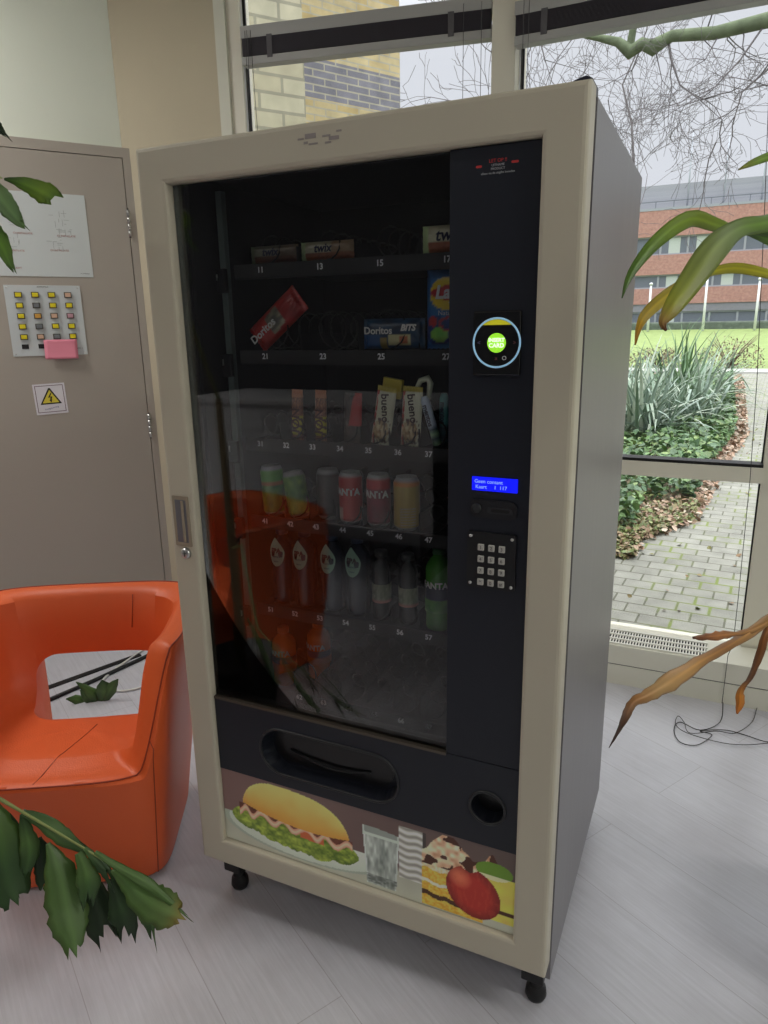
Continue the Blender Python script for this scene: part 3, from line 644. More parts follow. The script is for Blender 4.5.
# windows
PANE = glass_mat('window_glass', (.97, .98, .98), 1.45, .6)
BRIGHT = mat('frame_edge_white', (222, 222, 222), .4)
def win(name, T, x0, x1, label, rail=None, z0=.15, left=.0):
    r = struct(empty(name), label)
    mb = MB()
    mb.box((x0, .02, z0), (x0+.06, .10, CEIL), FRAME, T); mb.box((x1-.05, .02, z0), (x1, .10, CEIL), FRAME, T)
    mb.box((x0, .02, 0), (x1, .10, z0+.05), FRAME, T); mb.box((x0, .02, CEIL-.08), (x1, .10, CEIL), FRAME, T)
    mb.box((x0+.06, .02, 2.66), (x1-.05, .10, 2.71), FRAME, T)
    if rail: mb.box((x0+.06, -.01, rail[0]), (x1-.05, .09, rail[1]), FRAME, T); mb.box((x0+.06, .0, rail[1]), (x1-.05, .07, rail[1]+.012), RUB, T)
    fr = mb.obj('window_frame', None, r)
    mb = MB(); mb.box((x0+.06, .05, z0+.05), (x0+.078, .06, CEIL-.08), RUB, T); mb.box((x0+.06, .03, z0+.05), (x0+.066, .05, CEIL-.08), BRIGHT, T); mb.box((x1-.056, .05, z0+.05), (x1-.05, .06, CEIL-.08), RUB, T); mb.obj('window_seal', None, fr)
    mb = MB(); mb.box((x0+.06, .062, z0+.05), (x1-.05, .066, CEIL-.08), PANE, T); mb.obj('pane', None, r)
    return r
win('window_1', WL, -1.20+.045, .04, 'narrow window left of the post, brick wall outside')
T2 = Matrix.Translation((0, 1.83, 0))
win('window_2', T2, .222, 1.345, 'tall window right of the machine with a low crossbar', rail=(.868, .928), z0=.115)
win('window_3', T2, 1.345, 3.6, 'window at the right edge beyond the mullion', z0=.115)
mb = MB(); mb.box((.19, 1.80, 0), (.285, 1.98, CEIL), FRAME, bev=.004); struct(mb.obj('trim_post'), 'cream window post')
mb = MB(); mb.box((-1.20, -.0, 0), (-1.15, .13, CEIL), mat('reveal_daylit', (214, 214, 200), .6), WL); mb.box((-1.155, .015, 0), (-1.09, .12, CEIL), FRAME, WL); struct(mb.obj('trim_window_jamb'), 'pale jamb beside the narrow window')  # reveal strip whiter than its wall: daylight put into the colour
# convector box + grille
mb = MB(); CV = mat('convector_cream', (222, 220, 206), .5)
mb.box((.2, 1.655, .0), (3.6, 1.83, .088), CV); mb.box((.2, 1.653, .092), (3.6, 1.84, .176), CV, bev=.002); mb.box((.2, 1.658, .086), (3.6, 1.83, .094), RUB)
cv = mb.obj('window_bench'); tag(cv, 'low cream convector box along the foot of the window', 'convector')
mb = MB(); mb.box((.30, 1.672, .1755), (1.165, 1.81, .1775), mat('grille_dark', (16, 16, 15), .9)); GR = mat('grille_cream', (236, 235, 225), .4)
for k in range(76):
    x = .302+k*.0114
    mb.box((x, 1.672, .177), (x+.0052, 1.80, .1795), GR)
for y in (1.666, 1.712, 1.758, 1.804): mb.box((.295, y, .177), (1.17, y+.009, .1822), GR)
g = mb.obj('grille', None, cv)
# ------------------------------------------------------------------ blinds
RAILM = mat('blind_rail_grey', (172, 172, 170), .45); SLAT = mat('blind_slat_shaded', (72, 68, 76), .5); CORD = mat('cord_grey', (95, 95, 95), .6); BCORD = mat('cord_dark', (40, 38, 36), .6)  # slats coloured dark to hold their shading against the bright window
def blind(T, x0, x1, label, tx_):
    r = empty('venetian_blind', T @ Vector((x0, 0, 2.7)), label=label, cat='window blind'); inv = Matrix.Translation(-r.location)
    def o(mb, n): q = mb.obj(n, None, r); q.data.transform(inv); return q
    mb = MB(); mb.box((x0, -.035, 2.655), (x1, .02, 2.70), RAILM, T); o(mb, 'headrail')
    mb = MB()
    for k in range(19): mb.box((x0+.004, -.034, 2.590+.0035*k), (x1-.004, .016, 2.5915+.0035*k), SLAT, T)
    mb.box((x0+.01, -.025, 2.588), (x1-.01, .008, 2.655), SLAT, T); o(mb, 'slat_stack')
    mb = MB(); mb.box((x0, -.034, 2.556), (x1, .016, 2.587), RAILM, T, bev=.003); o(mb, 'bottom_rail')
    for x in tx_:
        mb = MB(); mb.box((x-.012, -.037, 2.575), (x+.012, -.035, 2.66), mat('ladder_tape', (88, 86, 90), .7), T); o(mb, 'ladder_tape')
    return r, inv
b1, i1 = blind(WL, -1.068, -.022, 'slatted blind with shade painted into its slats, drawn up over the narrow left window', (-.94, -.18))
b2, i2 = blind(Matrix.Translation((0, 1.85-.05, -.058)), .288, 1.31, 'slatted blind with shade painted into its slats, drawn up over the window behind the machine top', (.40, 1.15))
def bcord(par, inv, pts, r=.0013, m=CORD, name='pull_cord'):
    q = MB().tube(pts, r, m, 5).obj(name, None, par); q.data.transform(inv)
bcord(b1, i1, [wl(-1.02, -.04, 2.68), wl(-1.015, -.04, 2.4), wl(-1.0, -.04, 1.9)], m=BCORD)
bcord(b1, i1, [wl(-1.045, -.04, 2.68), wl(-1.045, -.04, 2.1)]); bcord(b1, i1, [wl(-1.035, -.042, 2.68), wl(-1.035, -.04, 2.1)])
bcord(b1, i1, [wl(-.13, -.04, 2.68), wl(-.13, -.04, 1.9)]); bcord(b1, i1, [wl(-.06, -.04, 2.68), wl(-.06, -.04, 1.9)])
bcord(b2, i2, [(.345, 1.755, 2.66), (.345, 1.755, 1.9)]); bcord(b2, i2, [(.325, 1.755, 2.66), (.325, 1.755, 1.9)])
bcord(b2, i2, [on_y(772, 2, 1.76), on_y(765, 200, 1.76), on_y(757, 380, 1.76), on_y(750, 480, 1.76), on_y(738, 600, 1.76), on_y(733, 645, 1.74), on_y(728, 655, 1.645), on_y(722, 703, 1.645)], m=BCORD)
# loose cord on the floor
def smooth(P, n=6):
    P = [Vector(p) for p in P]; out = []
    for i in range(len(P)-1):
        p0, p1, p2, p3 = P[max(i-1, 0)], P[i], P[i+1], P[min(i+2, len(P)-1)]
        for k in range(n): f = k/n; out.append(.5*((2*p1)+(p2-p0)*f+(2*p0-5*p1+4*p2-p3)*f*f+(3*p1-p0-3*p2+p3)*f**3))
    return out+[P[-1]]
cp = [(723, 702), (720, 722), (700, 730), (680, 722), (674, 730), (680, 742), (697, 745), (712, 735), (700, 731), (725, 730), (745, 735), (768, 742), (790, 740)]
q = MB().tube(smooth([on_z(x, y, .004) for x, y in cp]), .0016, BCORD, 6)
q.tube(smooth([on_z(x, y, .008) for x, y in [(768, 700), (758, 706), (752, 722), (735, 733), (716, 731), (690, 733), (684, 722), (678, 716), (676, 725), (690, 734), (730, 744), (768, 743), (800, 735)]]), .0014, BCORD, 6)
tag(q.obj('blind_cord'), 'thin dark cord lying tangled on the floor below the window', 'cord')
# ------------------------------------------------------------------ cupboard on the diagonal wall
CG = mat('cupboard_grey', (170, 162, 152), .5, noise=.012, nscale=2); CGF = mat('cupboard_frame_grey', (172, 164, 154), .5)
cb = empty('wall_cupboard', pl(-.6, 0, 0), (0, 0, A55), label='tall grey beige cupboard door set in the diagonal wall', cat='cupboard')
S = .6
def cbo(mb, name, m=None, par=None): q = mb.obj(name, m, par or cb); q.data.transform(Matrix.Translation((S, 0, 0))); return q
mb = MB(); mb.box((-1.26, -.03, 0), (.0+.035, .0, .03), CGF); mb.box((.004, -.032, 0), (.045, 0, 2.285), CGF); mb.box((-1.30, -.032, 0), (-1.255, 0, 2.285), CGF); mb.box((-1.255, -.032, 2.243), (.004, 0, 2.285), CGF); mb.box((-1.25, -.012, .03), (.003, 0, 2.243), RUB); cbo(mb, 'cupboard_frame')
mb = MB(); mb.box((-1.252, -.031, .032), (.001, -.010, 2.240), CG, bev=.0015); dr = cbo(mb, 'cupboard_door')
for z in (1.965, 1.02):
    mb = MB()
    for k in range(4): mb.lathe([(0, 0), (.0075, .001), (.0075, .027), (0, .028)], STEEL, 12, TR(.003, -.036, z-.06+.030*k))
    mb.tube([(.003, -.036, z-.064), (.003, -.036, z+.062)], .004, DSTEEL, 8); cbo(mb, 'hinge', None, dr)
def onp(x, z, d=.032): return pl(x, -d, z)
# paper plan
pm = mat('paper_white', (206, 212, 212), .6)
e = empty('paper_notice', onp(-.37, 1.895), (0, 0, A55), label='white paper plan with small red captions taped on the cupboard door', cat='notice')
mb = MB(); mb.box((-.195, -.0012, -.174), (.190, 0, .176), pm); mb.obj('sheet', None, e)
capm = mat('red_caption', (176, 110, 104), .6); lm = mat('plan_grey', (150, 156, 156), .7)
for x, z, s in ((-.12, .005, 'CV-INSTALLATIE'), (.055, -.000, 'CV-INSTALLATIE'), (-.15, -.068, 'VENTILATIE'), (.02, -.062, 'CV-INSTALLATIE'), (-.16, -.14, 'LUCHT')): text(s, .0105, capm, e, TR(x+.04, -.0018, z))
text('1e verdieping', .007, mat('dark_print', (70, 70, 74), .6), e, TR(.155, -.0018, -.158))
mb = MB(); rr = random.Random(3)
for cx, cz in ((-.10, .06), (.07, .07), (-.13, -.03), (.055, -.03), (.09, .03)):
    for k in range(9):
        x = cx+rr.uniform(-.035, .035); z = cz+rr.uniform(-.025, .025); w = rr.uniform(.003, .016)
        if rr.random() < .5: mb.box((x-w, -.0018, z), (x+w, -.0010, z+.0011), lm)
        else: mb.box((x, -.0018, z-w), (x+.0011, -.0010, z+w), lm)
mb.obj('plan_drawing', None, e)
# indicator panel
e = empty('indicator_panel', onp(-.401, 1.53), (0, 0, A55), label='white panel with rows of square yellow and grey lamps on the cupboard door', cat='control panel')
mb = MB(); mb.box((-.156, -.003, -.154), (.156, 0, .153), mat('panel_white', (200, 206, 208), .5), bev=.0008); mb.obj('panel_plate', None, e)
for sx, sz in ((-.146, .143), (.146, .143), (-.146, -.145), (.146, -.145)):
    mb = MB(); mb.lathe([(0, 0), (.004, 0), (.0035, .0015), (0, .002)], STEEL, 10, TR(sx, -.003, sz, rx=math.pi/2)); mb.obj('screw', None, e)
yl = mat('lamp_yellow', (232, 214, 30), .35); og = mat('lamp_orange', (214, 160, 70), .35); gy = mat('lamp_grey', (112, 116, 120), .4); pk = mat('lamp_pink', (196, 150, 160), .4); pe = mat('lamp_peach', (214, 176, 150), .4); bz = mat('lamp_bezel', (66, 58, 44), .5)
rows = [[yl, yl, yl, pe], [yl, gy, yl, yl], [yl, og, pe, pk], [yl, gy, yl, yl], [yl, pe, gy, yl]]
for j, rw in enumerate(rows):
    for i, m_ in enumerate(rw):
        x = -.103+i*.0678; z = .112-j*.0455
        q = MB().box((x-.0155, -.010, z-.012), (x+.0155, -.002, z+.012), bz, bev=.001).obj('lamp_bezel', None, e)
        q['label'] = 'dark square lamp surround'
        MB().box((x-.0118, -.0135, z-.0088), (x+.0118, -.009, z+.0088), m_, bev=.0012).obj('lamp_lens', None, q)
for i in range(4):
    x = -.103+i*.0678; MB().box((x-.014, -.0045, -.122), (x+.014, -.002, -.102), RUB).obj('blank_cover', None, e)
text('BRANDMELD', .008, mat('dark_print'), e, TR(0, -.0034, .146)); text('BMC 1', .009, mat('dark_print'), e, TR(.125, -.0034, -.125))
# sticky note
mb = MB(); n = 8
for i in range(n+1): pass
vs = []; 
for j in range(9):
    for i in range(9):
        u, v = i/8, j/8; vs.append((-.070+.14*u-.003*(1-v), -.0155-.012*(1-v)**2*(.4+u*.6), -.043+.086*v))
mb.faces(vs, [(j*9+i, j*9+i+1, (j+1)*9+i+1, (j+1)*9+i) for j in range(8) for i in range(8)], mat('sticky_pink', (232, 140, 160), .7), True)
q = mb.obj('sticky_note', loc=onp(-.357, 1.403), rot=(0, 0, A55)); tag(q, 'pink sticky note on the lower edge of the lamp panel', 'sticky note')
md = q.modifiers.new('s', 'SOLIDIFY'); md.thickness = .0006
# warning sign
e = empty('warning_sign', onp(-.430, 1.180), (0, math.radians(-1.5), A55), label='white sticker with a yellow electric shock triangle', cat='warning sign')
MB().box((-.068, -.001, -.070), (.068, 0, .070), mat('sticker_white', (225, 222, 228), .5)).obj('sticker', None, e)
mb = MB(); mb.faces(*ring_plate(rrect(-.060, -.061, .060, .062, .001), rrect(-.0575, -.0585, .0575, .0595, .001), -.0014, -.0008), mat('sticker_border', (90, 50, 66), .5)); mb.obj('border', None, e)
mb = MB(); mb.prism([(-.046, -.024), (.046, -.024), (.003, .050), (-.003, .050)], -.0016, -.0008, RUB); mb.prism([(-.036, -.018), (.036, -.018), (0, .041)], -.0020, -.0014, mat('sign_yellow', (224, 208, 70), .5)); mb.prism([(.004, .028), (-.010, .006), (.001, .007), (-.003, -.006), (-.007, -.005), (.002, -.016), (.006, -.003), (.003, -.005), (.009, .011), (-.001, .010), (.008, .027)], -.0024, -.0018, RUB); mb.obj('shock_triangle', None, e)
text('hoogspanning', .011, mat('blue_print', (80, 90, 140), .6), e, TR(0, -.0012, -.042, ry=math.radians(-10)))
# ------------------------------------------------------------------ armchair
ORM = mat('orange_leather', (222, 98, 50), .42, spec=.35, noise=.02, nscale=3, bump=.25, bscale=260)
def armchair(name, loc, rz, label):
    """local x right, y back; seat faces -y"""
    e = empty(name, loc, (0, 0, rz), label=label, cat='armchair')
    NT, = (96,)
    HB, HS = .72, .405
    def cen(z): t = z/HB; return .21-.04*t
    def ha(z): return .25+.105*min(1, z/HB)
    def hb(z): t = min(1, z/.42); return .215+.085*t
    def sup(a, A, B, p):
        c, s = math.cos(a), math.sin(a); return A*math.copysign(abs(c)**(2/p), c), B*math.copysign(abs(s)**(2/p), s)
    def height(a):      # a=-90deg is front
        d = abs((math.degrees(a)+90+180) % 360-180)      # angle from front
        if d < 34: return HS-.012
        if d > 66: return HB
        t = (d-34)/32; t = t*t*(3-2*t); return HS-.012+(HB-HS+.012)*t
    rings = []
    for k in range(NT):
        a = 2*math.pi*k/NT-math.pi/2; h = height(a); row = []
        for z in (.02, .10, .2, .3, .38): 
            zz = min(z*h/.40 if h < .45 else z, h); x, y = sup(a, ha(zz), hb(zz), 6.5-2.3*zz/HB); row.append((x, y+cen(zz), zz))
        m_ = max(0, h-.45)
        if h > .45:
            for t in (.33, .66, 1): zz = .38+(h-.02-.38)*t; x, y = sup(a, ha(zz), hb(zz), 6.5-2.3*zz/HB); row.append((x, y+cen(zz), zz))
        else:
            for t in (.33, .66, 1): zz = .38*h/.40+(h-.012-.38*h/.40)*t; x, y = sup(a, ha(zz), hb(zz), 6.5-2.3*zz/HB); row.append((x, y+cen(zz), zz))
        th = .048+.022*min(1, m_/.2)
        A, B = ha(h), hb(h); cz = cen(h)
        x, y = sup(a, A-.006, B-.006, 4.2); row.append((x, y+cz, h-.004))
        x, y = sup(a, A-.02, B-.02, 4.2); row.append((x, y+cz, h))
        x, y = sup(a, A-th*.7, B-th*.7, 4); row.append((x, y+cz, h-.002*(m_ > 0)))
        x, y = sup(a, A-th, B-th, 3.6); row.append((x, y+cz, h-min(.02, .1*m_)))
        back = max(0, math.sin(a))
        zs = HS+.0
        for t, thx in ((.35, 1.12), (.7, 1.35), (.92, 1.7), (1.0, 2.3)):
            zz = h-.02*(m_ > 0)-(h-.02*(m_ > 0)-zs)*t if m_ > 0 else h+(zs-h)*t
            q = th*thx if m_ > 0 else th+.03*t*2
            x, y = sup(a, A-q, B-q*(1+.12*back*t), 3.4); row.append((x, y+cz, zz))
        for t in (.75, .5, .25):
            x, y = sup(a, (A-th*2.3)*t, (B-th*2.3)*t, 3); row.append((x, y+.17, zs-.012*(1-t)))
        rings.append(row)
    n = len(rings[0]); vs = [p for r_ in rings for p in r_]; vs += [(0, .17, HS-.014), (0, cen(0), .02)]
    fs = []
    for k in range(NT):
        k2 = (k+1) % NT
        for j in range(n-1): fs.append((k*n+j, k2*n+j, k2*n+j+1, k*n+j+1))
        fs.append((k*n+n-1, k2*n+n-1, len(vs)-2)); fs.append((k2*n, k*n, len(vs)-1))
    mb = MB(); mb.faces(vs, fs, ORM, True); body = mb.obj('upholstered_shell', None, e)
    # slot through the back
    mb = MB(); mb.prism(stadium(.075, .467, .42, .120, 16), .20, .70, ORM)
    for v_ in mb.bm.verts:
        if v_.co.y > .5: v_.co.x = .075+(v_.co.x-.075)*1.45
        if v_.co.z < .467 and v_.co.y > .5: v_.co.z -= .50
    cut = mb.obj('cut'); cut.location = loc; cut.rotation_euler = (0, 0, rz)
    bpy.context.view_layer.update(); boolean(body, cut)
    for p in body.data.polygons: p.use_smooth = True
    md = body.modifiers.new('n', 'BEVEL'); md.width = .006; md.segments = 3; md.limit_method = 'ANGLE'; md.angle_limit = math.radians(50)
    # seams
    sm = mat('seam_dark_orange', (150, 52, 24), .6)
    mb = MB()
    pr = []
    for k in range(NT):
        a = 2*math.pi*k/NT-math.pi/2; r_ = rings[k]; p = Vector(r_[8]); pr.append(p+Vector((0, 0, .001)))
    mb.tube(pr, .0022, sm, 5, closed=True)
    mb.obj('piping', None, e)
    mb = MB(); ks = [k for k in range(NT) if rings[k][0][0] > 0 and rings[k][0][1] < cen(0)]
    kc = min(ks, key=lambda k: abs((math.degrees(2*math.pi*k/NT)) - 45)); mb.tube([Vector(rings[kc][j])+Vector((.0004, -.0006, 0)) for j in range(0, 9)], .0014, sm, 5)
    mb.obj('seam', None, e)
    kb = min([k for k in range(NT) if rings[k][12][1] > .3], key=lambda k: abs(rings[k][12][0]-.12))
    MB().tube([Vector(rings[kb][j])-Vector((0, .0004, -.0004)) for j in range(11, 13)], .0012, sm, 5).obj('seam', None, e)
    from mathutils.bvhtree import BVHTree
    bv = BVHTree.FromPolygons([v.co for v in body.data.vertices], [tuple(p.vertices) for p in body.data.polygons])
    pts = []
    for k in range(12):
        h = bv.ray_cast(Vector((.06-.08*k/11, .17-.26*k/11, .6)), Vector((0, 0, -1)))
        if h[0] is not None and h[0].z > .3: pts.append(h[0]+Vector((0, 0, .0002)))
    if len(pts) > 2: MB().tube(pts, .0012, sm, 5).obj('seam', None, e)
    for sx in (-.19, .19):
        for sy in (.06, .36): MB().lathe([(0, 0), (.022, 0), (.022, .021), (0, .021)], RUB, 16, TR(sx, sy, 0)).obj('foot', None, e)
    return e
R30 = math.radians(30); u30 = Vector((math.cos(R30), math.sin(R30), 0)); A0 = Vector((-.165, .027, 0))
ac = armchair('tub_armchair', A0-u30*.25, R30, 'orange tub armchair with a slot in its back, beside the vending machine')
ac2 = armchair('tub_armchair', Vector((-.80, -1.02, 0)), math.radians(200), 'orange tub armchair seen only mirrored in the machine glass')
ac2['label'] = 'orange tub armchair mirrored in the dark glass of the vending machine'
# floor cables behind the armchair
FL = lambda L_, z: [on_z(x, y, z) for x, y in L_]
q = MB(); a_, b_ = FL([(20, 697), (140, 654)], .006); d_ = (b_-a_).normalized(); s_ = Vector((-d_.y, d_.x, 0))*.014
q.faces([a_-s_, b_-s_, b_+s_, a_+s_, a_-s_-Vector((0, 0, .006)), b_-s_-Vector((0, 0, .006)), b_+s_-Vector((0, 0, .006)), a_+s_-Vector((0, 0, .006))], [(0, 1, 2, 3), (0, 4, 5, 1), (1, 5, 6, 2), (2, 6, 7, 3), (3, 7, 4, 0), (4, 7, 6, 5)], RUB)
tag(q.obj('cable_duct'), 'flat black cable strip on the floor, the farther of the two behind the armchair', 'cable cover')
tag(MB().tube(FL([(30, 708), (95, 680), (160, 650), (200, 632)], .008), .009, RUB, 8).obj('power_cable'), 'black cable on the floor, the nearer of the two seen through the armchair slot', 'cable')
tag(MB().tube(smooth(FL([(165, 636), (135, 655), (108, 675), (103, 683), (112, 690), (130, 690), (156, 683), (180, 676), (164, 682), (154, 672), (151, 655), (160, 640)], .006)), .005, mat('cable_white', (214, 214, 210), .5), 8).obj('white_cable'), 'white cable looping on the floor behind the armchair', 'cable')
# ------------------------------------------------------------------ indoor plants
LEAF = mat('leaf', (255, 255, 255), .42, vcol=True, spec=.45)
WK = [.72]
def leaf(pts, widths, cols, parent, name='leaf', fold=.25, roll=0.0, jag=0, sub=4, thick=.0006, teeth=0, wk=1.0):
    """pts: world points along the midrib; widths half-widths (m); cols along the length"""
    P = [Vector(p) for p in pts]; n = len(P); out = []
    def cr(L_, t):
        i = min(int(t), n-2); f = t-i; p0 = L_[max(i-1, 0)]; p1 = L_[i]; p2 = L_[i+1]; p3 = L_[min(i+2, n-1)]
        return .5*((2*p1)+(p2-p0)*f+(2*p0-5*p1+4*p2-p3)*f*f+(3*p1-p0-3*p2+p3)*f**3)
    m_ = (n-1)*sub+1; vs = []; cs = []
    for k in range(m_):
        t = k/sub; p = cr(P, t); q = cr(P, min(n-1, t+.05))-cr(P, max(0, t-.05)); tg = q.normalized()
        w = max(.0004, cr(widths, t))*WK[0]; view = (CAM-p).normalized(); sd = tg.cross(view)
        sd = sd.normalized() if sd.length > 1e-6 else Vector((1, 0, 0)); nn = sd.cross(tg)
        sd = sd*math.cos(roll)+nn*math.sin(roll); nn = sd.cross(tg); c = cols[min(len(cols)-1, int(t/(n-1)*(len(cols)-1)))]; c2 = cols[min(len(cols)-1, int(t/(n-1)*(len(cols)-1))+1)]
        ff = t/(n-1)*(len(cols)-1) % 1 if t < n-1 else 1; c = mixc(c, c2, ff)
        jr = 1+(jag*(hsh(k*1.7, n+w*999)-.4)); jl = 1+(jag*(hsh(k*2.3, 5+w*777)-.4))
        tipk = max(0, (t/(n-1)-.45)/.55)**1.5*teeth
        for j in range(7):
            s_ = (j-3)/3; ww = w*(jr if s_ > 0 else jl)
            vs.append(p+sd*s_*ww-nn*(abs(s_)*w*fold)+nn*.0005*math.sin(j*2.2+k)+tg*(tipk*(hsh(j*3.1+n, widths[1]*7777)-.55))); sh = .9+.1*((j*7) % 3)/2
            cs.append(lin(tuple(min(255, x*(sh if j != 3 else 1.12)) for x in c)))
    fs = [(k*7+j, k*7+j+1, (k+1)*7+j+1, (k+1)*7+j) for k in range(m_-1) for j in range(6)]
    mb = MB(); mb.faces(vs, fs, LEAF, True, cs); o = mb.obj(name, None, parent, keepn=True)
    if parent: o.data.transform(parent.matrix_world.inverted())
    md = o.modifiers.new('s', 'SOLIDIFY'); md.thickness = thick
    return o
G, GD, GL_, YG, Y_, BR, BRD = (92, 128, 44), (44, 70, 28), (120, 150, 60), (140, 150, 40), (190, 160, 40), (150, 100, 50), (90, 50, 30)
e = empty('dragon_tree', (1.42, .12, 0), label='potted plant with long arching green and yellow leaves at the right edge', cat='potted plant'); bpy.context.view_layer.update()
d = 1.12
leaf([at(790, 222, 1.15), at(745, 232, 1.1), at(716, 225, 1.08), at(690, 219, 1.05), at(658, 240, 1.02), at(632, 272, 1.0), at(622, 298, .99)], [.010, .008, .014, .017, .014, .008, .001], [G, GL_, (120, 140, 40), (112, 140, 40), (80, 116, 36), (60, 90, 30)], e)
leaf([at(800, 205, 1.05), at(768, 222, 1.0), at(740, 228, .97), at(715, 248, .95), at(688, 285, .93), at(672, 308, .92), at(663, 322, .92), at(666, 331, .92)], [.012, .015, .018, .026, .022, .016, .008, .0015], [G, (96, 130, 46), (116, 136, 84), (120, 134, 60), (140, 146, 40), (150, 120, 50), (96, 52, 36)], e, fold=.15)
leaf([at(800, 283, 1.25), at(768, 274, 1.2), at(735, 268, 1.17), at(705, 274, 1.13), at(675, 290, 1.08), at(650, 310, 1.03), at(640, 325, 1.0), at(635, 345, 1.0)], [.007, .011, .012, .009, .014, .012, .007, .001], [YG, (176, 170, 30), (170, 164, 30), (190, 170, 40), (206, 170, 50), (196, 130, 40)], e)
leaf([at(820, 215, 1.2), at(780, 228, 1.15), at(750, 230, 1.12), at(725, 236, 1.1)], [.016, .016, .010, .002], [GD, (70, 100, 30), (110, 130, 40)], e)
leaf([at(800, 145, 1.2), at(770, 156, 1.15), at(752, 163, 1.12), at(738, 170, 1.1)], [.014, .010, .007, .001], [G, (110, 140, 30), (120, 110, 40)], e)
leaf([at(810, 250, 1.2), at(780, 244, 1.16), at(758, 236, 1.14), at(745, 233, 1.12)], [.012, .012, .008, .002], [GD, G, GD], e)
for k, (tx0, ty0, tx1, ty1) in enumerate([(850, 130, 900, 60), (860, 250, 960, 240), (850, 330, 930, 420), (840, 180, 800, 80)]):
    leaf([at(850, 215, 1.2), at((850+tx0)/2+8, (215+ty0)/2-12, 1.22), at(tx0+10, ty0, 1.25), at(tx1, ty1, 1.3)], [.01, .02, .02, .002], [G, GD, G], e)
# dry hanging leaves
WK[0] = .72
DB, DL = (150, 104, 56), (186, 142, 86)
leaf([at(800, 598, 1.15), at(768, 620, 1.12), at(735, 642, 1.08), at(700, 662, 1.04), at(673, 680, 1.0), at(650, 694, .98), at(634, 702, .97), at(626, 716, .96), at(619, 730, .96), at(609, 748, .96)], [.012, .011, .010, .012, .016, .011, .009, .007, .0035, .0006], [DB, DL, DB, DL, (176, 140, 90), DB, (110, 74, 46), (66, 44, 34), (60, 40, 34)], e, 'dry_leaf', fold=.7, jag=.35)['label'] = 'dry brown leaf'
leaf([at(775, 618, 1.1), at(752, 630, 1.1), at(736, 634, 1.08), at(722, 635, 1.07), at(708, 637, 1.06), at(693, 638, 1.05)], [.004, .006, .005, .009, .007, .002], [DL, DB, (170, 110, 60), BRD], e, 'dry_leaf', fold=.6, jag=.5)['label'] = 'dry brown leaf'
leaf([at(790, 600, 1.15), at(768, 628, 1.12), at(760, 655, 1.12), at(750, 678, 1.12), at(741, 690, 1.12), at(740, 702, 1.12), at(737, 714, 1.12)], [.006, .007, .008, .005, .006, .009, .002], [DB, (130, 80, 36), (90, 56, 30), (200, 130, 50), (186, 110, 44)], e, 'dry_leaf', fold=.6, jag=.3)['label'] = 'dry brown leaf'
inv = e.matrix_world.inverted()
def atp(mb, name, par, lab=None):
    o = mb.obj(name, None, par); o.data.transform(par.matrix_world.inverted())
    if lab: o['label'] = lab
    return o
crown = at(850, 215, 1.2); base = Vector((1.42, .12, 0))
STM = mat('plant_stem', (120, 104, 76), .8, noise=.2, nscale=40)
POT = mat('planter_anthracite', (60, 60, 62), .5); SOIL = mat('soil', (50, 38, 30), .95, noise=.3, nscale=60)
cr_ = Vector((1.62, -.02, 1.62))
crown = at(850, 215, 1.2)
base = on_z(858, 985, 0); e.location = base
bpy.context.view_layer.update()
for ch in e.children: ch.data.transform(Matrix.Translation(Vector((1.42, .12, 0))-base))
atp(MB().tube([base+Vector((0, 0, .3)), base+Vector((0, 0, .5)), (base+crown)/2+Vector((.06, -.02, .1)), crown-Vector((-.02, 0, .3)), crown], [.02, .018, .016, .014, .012], STM, 10), 'stem', e)
stem_mid = (base+crown)/2+Vector((.06, -.02, .1))
for a_ in (at(792, 222, 1.15), at(803, 205, 1.05), at(803, 283, 1.25), at(822, 215, 1.2), at(803, 145, 1.2), at(812, 250, 1.2)):
    atp(MB().tube([crown+Vector((0, 0, -.03)), (crown+a_)/2+Vector((0, 0, .01)), a_], [.008, .008, .009], mat('stalk_leaf_green', (92, 120, 50), .5), 6), 'leaf_stalk', e)
for a_ in (at(802, 597, 1.15), at(778, 616, 1.1), at(792, 599, 1.15)):
    atp(MB().tube([stem_mid, (stem_mid+a_)/2+Vector((0, 0, .05)), a_], [.006, .006, .007], mat('stalk_dry', (150, 104, 56), .7), 6), 'dry_leaf_stalk', e)
atp(MB().lathe([(0, 0), (.14, 0), (.17, .32), (.175, .34), (.16, .34), (.155, .30), (0, .30)], POT, 32, Matrix.Translation(base)), 'planter', e)
# fishtail palm on the left
WK[0] = 1.0
pb = Vector((-.42, -.72, 0))
e = empty('fishtail_palm', pb, label='fishtail palm with ragged hanging leaflets at the left edge', cat='potted plant'); bpy.context.view_layer.update()
DG, DG2, MG = (46, 74, 36), (30, 50, 24), (78, 108, 52)
def wedge(L_, ws, cols, d0, d1=None, **k):
    n_ = len(L_); d1 = d0 if d1 is None else d1
    return leaf([at(x, y, d0+(d1-d0)*i/(n_-1)) for i, (x, y) in enumerate(L_)], [w*d0/FPX for w in ws], cols, e, 'leaflet', **k)
kw = dict(jag=.22, fold=.2, sub=5, teeth=.055)
wedge([(22, 812), (45, 823), (66, 838), (90, 851)], [3, 7, 8, 2], [DG, MG, DG], 1.40, **kw)
wedge([(48, 843), (56, 862), (63, 885), (67, 908), (72, 928), (75, 946)], [2, 10, 17, 18, 15, 7], [MG, (76, 106, 50), (84, 112, 60), MG], 1.40, 1.36, **kw)
wedge([(22, 814), (26, 830), (30, 850), (27, 868)], [2, 6, 9, 7], [DG, MG, DG], 1.42, **kw)
wedge([(38, 838), (43, 855), (46, 875), (48, 896)], [3, 8, 10, 6], [DG2, DG2, DG], 1.44, **kw)
wedge([(78, 853), (85, 868), (88, 884), (87, 905)], [3, 8, 11, 5], [MG, MG, DG], 1.37, **kw)
